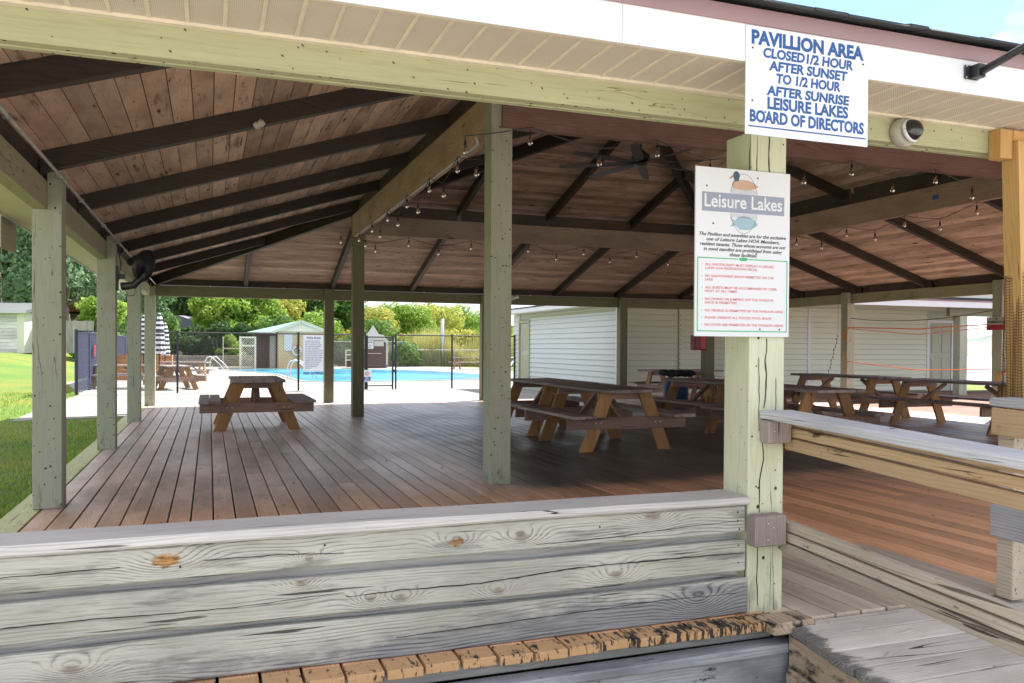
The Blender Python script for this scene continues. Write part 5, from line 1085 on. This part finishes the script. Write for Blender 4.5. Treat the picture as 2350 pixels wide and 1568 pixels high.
# gable shed with green roof
sd_ = thing('pool_house', 'small cream pool house with green metal roof and white gable trim', 'shed', (5.3, 54.5, GZ)); inv = Matrix.Translation((-5.3, -54.5, -GZ))
def PH(o): o.parent = sd_; o.matrix_parent_inverse = inv; return o
PH(box('wall', M['cream'], 4.0, 6.75, 53.3, 57, GZ, 2.15)); PH(box('wall', M['darkbrown'], 2.65, 3.99, 54.2, 57, GZ, 2.05)); PH(box('door', M['palegrey'], 3.55, 3.90, 54.15, 54.19, GZ, 1.9)); PH(box('door', M['darkbrown'], 2.75, 3.2, 54.15, 54.19, GZ, 1.9))
m = MB(); apx = 5.25; m.prism([(3.9, 2.15), (7.0, 2.15), (5.35, 2.72)], 0, 0.1, Matrix(((1, 0, 0, 0), (0, 0, -1, 53.25), (0, 1, 0, 0), (0, 0, 0, 1)))); PH(m.obj('gable', M['creamtrim']))
for a, b in (((3.55, 53.0, 2.06), (5.35, 53.0, 2.80)), ((5.35, 53.0, 2.80), (7.1, 53.0, 2.12))):
    m = MB(); m.beam(a, b, 0.06, 0.16); PH(m.obj('barge_board', M['creamtrim']))
m = MB(); m.hexa([(2.0, 53.0, 2.02), (3.6, 52.9, 2.06), (5.35, 53.0, 2.78), (3.4, 57.5, 2.80), (2.0, 53.0, 2.06), (3.6, 52.9, 2.10), (5.35, 53.0, 2.82), (3.4, 57.5, 2.84)]); 
m = MB(); m.add([(2.0, 53.1, 2.08), (5.35, 52.92, 2.85), (5.2, 57.5, 2.85), (2.0, 57.5, 2.08), (7.15, 52.92, 2.12), (7.15, 57.5, 2.12), (3.55, 52.92, 2.10), (2.0, 53.1, 2.02), (3.55, 52.92, 2.03)], [(0, 6, 1, 2, 3), (1, 4, 5, 2), (7, 8, 6, 0)]); PH(m.obj('roof', M['greenroof']))
PH(box('eave_board', M['darkbrown'], 2.0, 3.6, 53.0, 53.08, 1.96, 2.08)); PH(box('poster', M['paperwhite'], 4.35, 4.85, 53.24, 53.29, 0.95, 2.0)); PH(box('pipe', M['trim'], 5.15, 5.22, 53.22, 53.29, 0, 2.1))
lr = thing('life_ring', 'white life ring hung on the cream pool house wall', 'life ring', (5.12, 53.18, 0.95))
m = MB(); m.tube([(0.26*math.cos(a*math.pi/9), 0, 0.26*math.sin(a*math.pi/9)) for a in range(19)], 0.07, 8); m.obj('ring', M['white'], lr, True); MB().box(-0.04, 0.04, -0.08, 0.08, 0.16, 0.36).obj('strap', M['red'], lr)
lt = thing('lattice_screen', 'cream lattice screen left of the pool house', 'lattice', (2.15, 52.4, GZ))
MB().box(-0.47, -0.36, -.03, .03, 0, 1.95).obj('frame_post', M['creamtrim'], lt); MB().box(0.40, 0.5, -.03, .03, 0, 1.95).obj('frame_post', M['creamtrim'], lt)
MB().box(-0.36, 0.40, -.03, .03, 1.85, 1.95).obj('frame_rail', M['creamtrim'], lt); MB().box(-0.36, 0.40, -.03, .03, 1.35, 1.45).obj('frame_rail', M['creamtrim'], lt)
m = MB()
for s_ in (1, -1):
    for i in range(-16, 10):
        a0 = i*0.13; z0 = 0.02; z1 = 1.85; xa, xb = a0, a0+(z1-z0); za, zb = z0, z1
        if xa < 0: za += -xa; xa = 0
        if xb > 0.76: zb -= (xb-0.76); xb = 0.76
        if xb-xa > 0.05:
            A, B_ = (xa, xb) if s_ > 0 else (0.76-xa, 0.76-xb); m.beam((-0.36+A, 0.01*s_, za), (-0.36+B_, 0.01*s_, zb), 0.014, 0.062, up=(0, 1, 0))
m.obj('lattice', M['creamtrim'], lt)
ws = thing('frame_screen', 'white framed screen with ivy behind it left of the lattice', 'screen', (1.35, 56.5, GZ))
for b in ((-0.55, -0.5, 0, 2.0), (0.52, 0.6, 0, 2.0)): MB().box(b[0], b[1], -.03, .03, b[2], b[3]).obj('frame_post', M['creamtrim'], ws)
for z in (0.02, 1.2): MB().box(-0.5, 0.52, -.03, .03, z, z+0.05).obj('frame_rail', M['creamtrim'], ws)
ks = thing('kiosk', 'brown and grey cabin kiosk behind the pool with a posted notice', 'kiosk', (10.0, 54, GZ)); KX = 9.12
MB().box(-0.9, 0.8, -0.5, 0.9, 0, 1.75).obj('cabin', M['darkbrown'], ks)
m = MB(); pr_ = [(-1.0, 0), (-0.88, 0), (-0.88, 1.62), (-0.7, 1.80), (0.6, 1.80), (0.78, 1.62), (0.78, 0), (0.9, 0), (0.9, 1.75), (0.62, 2.15), (0.30, 2.2), (-0.05, 2.75), (-0.42, 2.2), (-0.72, 2.15), (-1.0, 1.75)]
m.add([(x, -0.56, z) for x, z in pr_]+[(x, -0.30, z) for x, z in pr_], [tuple(range(len(pr_)))[::-1], tuple(range(len(pr_), 2*len(pr_)))]+[(i, (i+1) % 15, (i+1) % 15+15, i+15) for i in range(15)]); m.obj('front_arch', M['palegrey'], ks)
MB().box(-0.78, -0.05, -0.60, -0.57, 1.25, 1.78).obj('notice', M['paperwhite'], ks); MB().box(0.0, 0.62, -0.6, -0.57, 1.42, 1.75).obj('vent', M['palegrey'], ks); MB().box(-0.88, 0.45, -0.62, -0.57, 0.93, 0.97).obj('rail', M['palegrey'], ks)
m = MB(); put_text(m, 'PRIVATE', -0.42, 1.62, 0.13, 0.6, 0.006, y=-0.605); put_text(m, 'MEMBERS ONLY', -0.42, 1.45, 0.08, 0.6, 0.003, y=-0.605); put_text(m, 'POOL AREA', -0.42, 1.32, 0.08, 0.45, 0.003, y=-0.605); m.obj('lettering', M['blackink'], ks)
# pool furniture
def ladder(label, x, y, rz, sc=1.0):
    t = thing('pool_ladder', label, 'pool ladder', (x, y, GZ), rz, 'pool handrails')
    for dx in (-0.25, 0.25):
        m = MB(); m.tube([(dx, 0, 0), (dx, 0, 0.55*sc), (dx, 0.12, 0.75*sc), (dx, 0.35, 0.80*sc), (dx, 0.9, 0.35*sc), (dx, 1.15, 0.0)], 0.025, 8); m.obj('rail', M['white'], t, True)
    return t
ladder('white curved pool handrail at the shallow end by the timbers', -0.1, 47.5, R(-60)); ladder('white curved handrail at the near pool corner under the rules board', 3.2, 36.5, R(-80)); 
sl = thing('pool_slide', 'white sloping slide frame at the right of the pool', 'slide', (14.3, 41.5, GZ))
for dx in (0, 0.5): m = MB(); m.tube([(dx, 0, 0.05), (dx+1.3, 1.6, 1.1)], 0.05, 6); m.obj('rail', M['white'], sl)
for f in (.25, .5, .75): m = MB(); m.tube([(1.3*f, 1.6*f, 0.05+1.05*f), (1.3*f+.5, 1.6*f, 0.05+1.05*f)], 0.03, 6); m.obj('rung', M['white'], sl)
cr_ = thing('step_stool', 'white tubular step stool by the hedge behind the pool', 'stool', (8.35, 54.5, GZ))
for dx in (0, 0.45): m = MB(); m.tube([(dx, 0, 0), (dx, 0, 1.15)], 0.035, 6); m.obj('leg', M['creamtrim'], cr_)
for z in (0.5, 0.85, 1.15): m = MB(); m.box(0, 0.45, -.04, .04, z-.04, z+.04); m.obj('step', M['creamtrim'], cr_)
MB().box(0.08, 0.37, 0.0, 0.3, 0.05, 0.48).obj('bucket', M['darkbrown'], cr_)
up_ = at(1016, 60, -0.16); m = MB(); m.tube([(up_.x, up_.y, -0.3), (up_.x-0.04, up_.y, 3.28)], [0.14, 0.12], 10); tag(m.obj('utility_pole', M['galv'], None, True), 'lone pale wooden pole standing behind the pool fence', 'pole')
rw = thing('timber_wall', 'low retaining wall of stacked dark timbers behind the pool', 'retaining wall', (-6, 58.5, -0.15))
for i in range(3):
    for j in range(3): MB().box(j*3.1, j*3.1+3.05, -0.1+i*0.02, 0.15+i*0.02, i*0.25, i*0.25+0.235, None, 0.02).obj('timber', M['timber'], rw)
ob = thing('storage_box', 'orange wooden plank box behind the left posts by the pool', 'box', at(283, 33, GZ)); 
for i in range(6): MB().box(-0.35, 1.8, -0.02, 0.02, i*0.17, i*0.17+0.16).obj('plank', M['orangewood'], ob)
MB().box(-0.35, 1.8, 0.02, 0.9, 0, 1.0).obj('box_body', M['orangewood'], ob)
def umbrella(label, x, y, top, bot, zb=GZ):
    t = thing('umbrella', label, 'umbrella', (x, y, zb), 0, 'closed striped umbrellas by the pool')
    m = MB(); m.tube([(0, 0, 0), (0, 0, top-zb+0.05)], 0.022, 7); m.obj('pole', M['black'], t)
    n = 20; vs = []; prof = [(0.02, top), (0.06, top-0.12), (0.10, top-0.4), (0.12, top-0.8), (0.15, bot+0.1), (0.14, bot)]
    for (r_, z) in prof:
        for k in range(n): a = 2*math.pi*k/n; q = r_*(1+0.28*math.cos(5*a)); vs.append((q*math.cos(a), q*math.sin(a), z-zb))
    m = MB(); m.add(vs, [(i*n+k, i*n+(k+1) % n, (i+1)*n+(k+1) % n, (i+1)*n+k) for i in range(len(prof)-1) for k in range(n)]); m.obj('canopy', M['stripe'], t, True)
p = at(366, 27); umbrella('closed striped umbrella standing through the poolside table', p.x, p.y, 2.30, 0.95)
p = at(379, 33); umbrella('closed striped umbrella just right and behind the tallest one', p.x, p.y, 2.15, 0.85)
p = at(330, 29); umbrella('closed striped umbrella seen between the third and fourth left posts', p.x, p.y, 2.30, 0.9)
# back fence behind the pool
t, Q = fence_run('chain_link_fence', 'grey chain link fence along the back of the pool yard', (6.6, 57), (12.7, 57.3), (0, .5, 1), 1.75, M['galv'], wire=True)
t, Q = fence_run('chain_link_fence', 'grey boundary chain link fence right of the kiosk', (12.9, 57.3), (24, 58), (0, .33, .66, 1), 1.2, M['galv'], wire=True)

# ------------------------------------------------------------------ far left buildings
def gz(p): return ground_z(p.x, p.y)
a = at(57, 47); z0 = gz(a)
ls = thing('garden_shed', 'old white plank shed with a metal roof on the left lawn', 'shed', (a.x, a.y, z0), R(-20))
for i in range(11): MB().box(-3.2, -0.42, 0.0, 0.05, i*0.2, i*0.2+0.185).obj('wall_board', M['oldwhite'], ls)
MB().box(-3.2, 0.0, 0.06, 3.0, 0, 2.3).obj('shed_body', M['siding'], ls); MB().box(-0.42, 0.0, -0.02, 0.05, 0, 2.25).obj('corner_panel', M['siding'], ls)
m = MB(); m.hexa([(-3.5, -0.35, 2.25), (0.3, -0.35, 2.25), (0.3, 3.2, 2.7), (-3.5, 3.2, 2.7), (-3.5, -0.35, 2.42), (0.3, -0.35, 2.42), (0.3, 3.2, 3.0), (-3.5, 3.2, 3.0)]); m.obj('roof', M['galv'], ls)
a = at(60, 48); pf = thing('board_fence', 'grey vertical board fence beside the white shed', 'fence', (a.x, a.y, gz(a)), R(-20))
for i in range(26): MB().box(i*0.15, i*0.15+0.14, 0, 0.025, 0, 1.85+0.03*random.random()).obj('picket', M['greyfence'], pf)
a = at(-40, 62); lb = thing('long_house', 'long brown roofed house behind the shed and trees', 'house', (a.x, a.y, gz(a)), R(-20))
MB().box(0, 8.4, 0.5, 5, 0, 2.3).obj('wall', M['darkbrown'], lb); MB().box(-0.5, 8.8, 0, 5.5, 2.45, 3.05).obj('roof', M['brownroof'], lb); MB().box(-0.5, 3.5, 0.2, 3, 3.06, 3.2).obj('vent_strip', M['palegrey'], lb)
for x in (5.2, 7.9): MB().box(x, x+0.2, 0.1, 0.3, 0, 2.45).obj('porch_post', M['palegrey'], lb)
a = at(404, 78); bh = thing('far_house', 'far house with slate blue roof among the trees', 'house', (a.x, a.y, gz(a)), R(-20))
MB().box(-1.4, 1.4, 0, 3, 0, 2.0).obj('wall', M['palegrey'], bh); m = MB(); m.prism([(-1.6, 1.9), (1.6, 1.9), (1.5, 3.3), (0.2, 3.75), (-1.5, 3.4)], 0, 3, Matrix(((1, 0, 0, 0), (0, 0, -1, 3), (0, 1, 0, 0), (0, 0, 0, 1)))); m.obj('roof', M['blueroof'], bh)

# ------------------------------------------------------------------ trees and shrubs
def crown_mesh(n, blobs, leaf, rng):
    """blobs: (x,y,z,r). leaves spread mostly near the blob shells, facing all ways"""
    tot = sum(b[3]**2 for b in blobs); V = []
    for (bx, by, bz, r) in blobs:
        k = max(30, int(n*r*r/tot)); u = rng.normal(size=(k, 3)); u /= np.linalg.norm(u, axis=1)[:, None]
        rad = r*(0.55+0.5*rng.rand(k)**0.6)*(1+0.22*np.sin(u[:, 0]*5+bx)*np.cos(u[:, 2]*6+by)); c = u*rad[:, None]*np.array([1, 1, 0.85])+np.array([bx, by, bz])
        nrm = u+rng.normal(size=(k, 3))*0.7; nrm /= np.linalg.norm(nrm, axis=1)[:, None]
        t1 = np.cross(nrm, rng.normal(size=(k, 3))); t1 /= np.linalg.norm(t1, axis=1)[:, None]; t2 = np.cross(nrm, t1)
        s = leaf*(0.6+0.8*rng.rand(k))[:, None]
        V.append(np.stack([c-t1*s, c+t2*s*0.5, c+t1*s, c-t2*s*0.5], 1))
    V = np.concatenate(V).reshape(-1, 3); return V
def mesh_np(name, V, mat):
    n = len(V)//4; me = bpy.data.meshes.new(name); me.vertices.add(len(V)); me.vertices.foreach_set('co', V.astype(np.float32).ravel())
    me.loops.add(len(V)); me.loops.foreach_set('vertex_index', np.arange(len(V), dtype=np.int32)); me.polygons.add(n)
    me.polygons.foreach_set('loop_start', np.arange(0, len(V), 4, dtype=np.int32)); me.polygons.foreach_set('loop_total', np.full(n, 4, dtype=np.int32)); me.update(calc_edges=True); me.materials.append(mat); return me
tseed = [11]
def tree(label, x, y, h, r, mat, n=5200, leaf=0.2, name='tree', cat='tree', trunk=0.25, low=0.25, group=None, lean=0.0):
    tseed[0] += 1; rng = np.random.RandomState(tseed[0]); z0 = ground_z(x, y)
    t = thing(name, label, cat, (x, y, z0-0.05), 0, group); m = MB()
    top = h*0.72; tp = [(0, 0, 0)]
    for i in range(1, 6): tp.append((lean*i/5*h*0.3+rng.uniform(-.1, .1)*h*0.06, rng.uniform(-.1, .1)*h*0.06, top*i/5))
    m.tube(tp, [trunk*(1-0.15*i) for i in range(6)], 7)
    blobs = []
    nb = 18 if name == 'tree' else 8
    for i in range(nb):
        a = rng.rand()*6.28; f = rng.rand(); zz = h*(low+(0.88-low)*f); rr = r*(0.85-0.55*abs(f-0.35))*rng.uniform(.5, 1.0); br = r*rng.uniform(0.20, 0.42)
        p = (math.cos(a)*rr+lean*zz*0.3, math.sin(a)*rr, min(zz, h-br*0.8)); blobs.append((*p, br))
        if name == 'tree' and i < 7:
            s0 = tp[min(5, 1+int(f*4))]; mid = tuple((s0[k]+p[k])/2+rng.uniform(-.2, .2) for k in range(3)); m.tube([s0, mid, p], [trunk*0.42, trunk*0.28, trunk*0.12], 5)
    blobs.append((lean*h*0.3, 0, h-r*0.4, r*0.42))
    m.obj('trunk' if name == 'tree' else 'stem', M['bark'], t, True)
    link('crown' if name == 'tree' else 'foliage', mesh_np('crown', crown_mesh(n, blobs, leaf, rng), M[mat]), t)
    return t
def T(label, u, Z, h, r, mat, **k): p = at(u, Z); return tree(label, p.x, p.y, h, r, mat, **k)
T('big green tree at the far left edge above the shed', 0, 60, 12.5, 6.5, 'leafmid', n=12000, leaf=0.24)
T('tall sage green tree rising left of the first post', 62, 68, 12.5, 6.0, 'leafblue', n=12000, leaf=0.24)
T('dark tree with a long pale leaning limb between the first two posts', 165, 58, 10.5, 4.5, 'leafblue', n=7000, leaf=0.2, lean=-0.4, trunk=0.34)
T('leafy tree behind the second and third left posts', 262, 70, 13, 5.2, 'leafblue', n=8000, leaf=0.22)
T('dark broad tree above the slate blue roof', 380, 92, 13, 6, 'leafdark', n=8000, leaf=0.26)
T('dark tree behind the bright bush left of the pool house', 500, 88, 13, 6, 'leafdark', n=8000, leaf=0.26)
T('dark green tree behind the pool house roof', 610, 86, 12.5, 5.5, 'leafdark', n=8000, leaf=0.26, trunk=0.4)
T('mid green tree rising right behind the pool house', 700, 84, 10.5, 5, 'leafmid', n=8000, leaf=0.24)
T('mid green tree between the two slender far posts', 785, 92, 9.5, 5, 'leafmid', n=8000, leaf=0.25)
T('bright lime bushy tree left of the pool house', 515, 66, 5.6, 3.0, 'leaflime', n=7000, leaf=0.16, low=0.1)
T('second lime bushy tree touching the pool house roof', 580, 68, 6.2, 2.8, 'leaflime', n=7000, leaf=0.16, low=0.1)
T('feathery yellow green tree just above the pool house gable', 650, 72, 5.6, 2.4, 'leafyel', n=5000, leaf=0.16, low=0.1)
T('small lime tree behind the second left post', 232, 50, 4.3, 1.8, 'leaflime', n=5000, leaf=0.12, low=0.1)
T('yellow green tree just above the kiosk', 860, 78, 5.5, 3.3, 'leafyel', n=14000, leaf=0.12, low=0.05)
T('yellow green tree right above the gate post', 925, 88, 6.0, 4.2, 'leaflime', n=16000, leaf=0.13, low=0.05)
T('pale green tree just left of the lone pole', 985, 100, 6.4, 5.0, 'leafyel', n=16000, leaf=0.14, low=0.05)
T('pale green tree right behind the lone pole', 1040, 108, 6.9, 5.2, 'leaflime', n=16000, leaf=0.14, low=0.05)
T('low pale tree beside the centre post skyline', 1088, 115, 5.6, 5.0, 'leaflime', n=14000, leaf=0.14, low=0.05)
T('far pale tree hidden partly by the centre post', 1145, 118, 4.6, 4.0, 'leaflime', n=6000, leaf=0.2, low=0.05)
for i, (u, Z, h, r, mt, lab) in enumerate(((455, 62, 2.6, 2.2, 'leafdark', 'dark shrub above the timber wall'), (400, 62, 2.4, 2.0, 'leafmid', 'reedy green shrub right of the striped umbrellas'), (498, 61, 2.9, 1.6, 'leafdark', 'dark shrub against the white framed screen'),
      (527, 59.5, 2.1, 0.9, 'leaflime', 'bright ivy bush behind the white framed screen'), (765, 58.5, 2.0, 1.5, 'leafdark', 'dark hedge shrub behind the step stool'), (800, 59, 2.2, 1.5, 'leafmid', 'hedge shrub left of the kiosk'), (925, 59, 1.9, 1.6, 'leafmid', 'round green shrub right of the gate post'),
      (968, 69, 2.6, 2.4, 'leafyel', 'golden bush left of the lone pole'), (1050, 69, 2.9, 2.8, 'leafyel', 'golden bush behind the distant picnic table'), (1110, 70, 3.0, 2.6, 'leaflime', 'pale bush at the right end of the pool view'),
      (290, 58, 3.0, 2.4, 'leafmid', 'green shrub behind the orange plank box'), (205, 52, 2.0, 1.4, 'leaflime', 'small bright shrub beside the blue screened fence'), (340, 60, 3.4, 2.4, 'leafmid', 'green shrub behind the striped umbrellas'),
      (640, 63, 3.4, 2.4, 'leafmid', 'green bush behind the pool house roof edge'), (720, 64, 4.0, 2.6, 'leaflime', 'lime bush right of the pool house'), (560, 62, 2.8, 1.8, 'leafdark', 'shadowed bush under the pool house eave'), (880, 66, 3.6, 3.0, 'leafmid', 'leafy bush behind the kiosk'))):
    T(lab, u, Z, h, r, mt, n=3800, leaf=0.12, name='shrub', cat='shrub', trunk=0.06, low=0.15)
def reeds():
    rng = np.random.RandomState(8); n = 15000; u = rng.uniform(890, 1180, n); Z = rng.uniform(60, 67, n); lat = (u-1175)*Z/1903
    x = 0.3426*Z+0.9395*lat; y = 0.9394*Z-0.3426*lat; z = np.array([ground_z(a, b) for a, b in zip(x, y)])
    h = rng.uniform(1.0, 2.9, n)*(0.75+0.35*np.sin(x*1.3)); an = rng.rand(n)*6.28; wd = rng.uniform(0.02, 0.05, n); ln = rng.normal(size=n)*0.25; dx, dy = np.cos(an), np.sin(an)
    V = np.empty((n, 3, 3)); V[:, 0] = np.stack([x-dx*wd, y-dy*wd, z], 1); V[:, 1] = np.stack([x+dx*wd, y+dy*wd, z], 1); V[:, 2] = np.stack([x+ln, y+dx*ln*.3, z+h], 1)
    me = bpy.data.meshes.new('reeds'); me.from_pydata(V.reshape(-1, 3).tolist(), [], np.arange(n*3).reshape(-1, 3).tolist()); me.materials.append(M['reed'])
    tag(stuff(link('reeds', me)), 'tall yellow green reeds on the bank behind the pool', 'reeds')
reeds()
def thicket():
    rng = np.random.RandomState(5); bl = []
    for i in range(80):
        a = R(-30+i*0.95); d = 135+rng.uniform(-8, 20); h = rng.uniform(4.0, 6.5) if i > 32 else rng.uniform(8, 12)
        bl.append((math.sin(a)*d, math.cos(a)*d, h*0.4, h*0.62))
        if i > 60: break
    me = mesh_np('far_wood', crown_mesh(60000, bl, 0.42, rng), M['leafmid']); tag(stuff(link('far_wood', me)), 'far wood closing the view behind the pool', 'wood')
thicket()
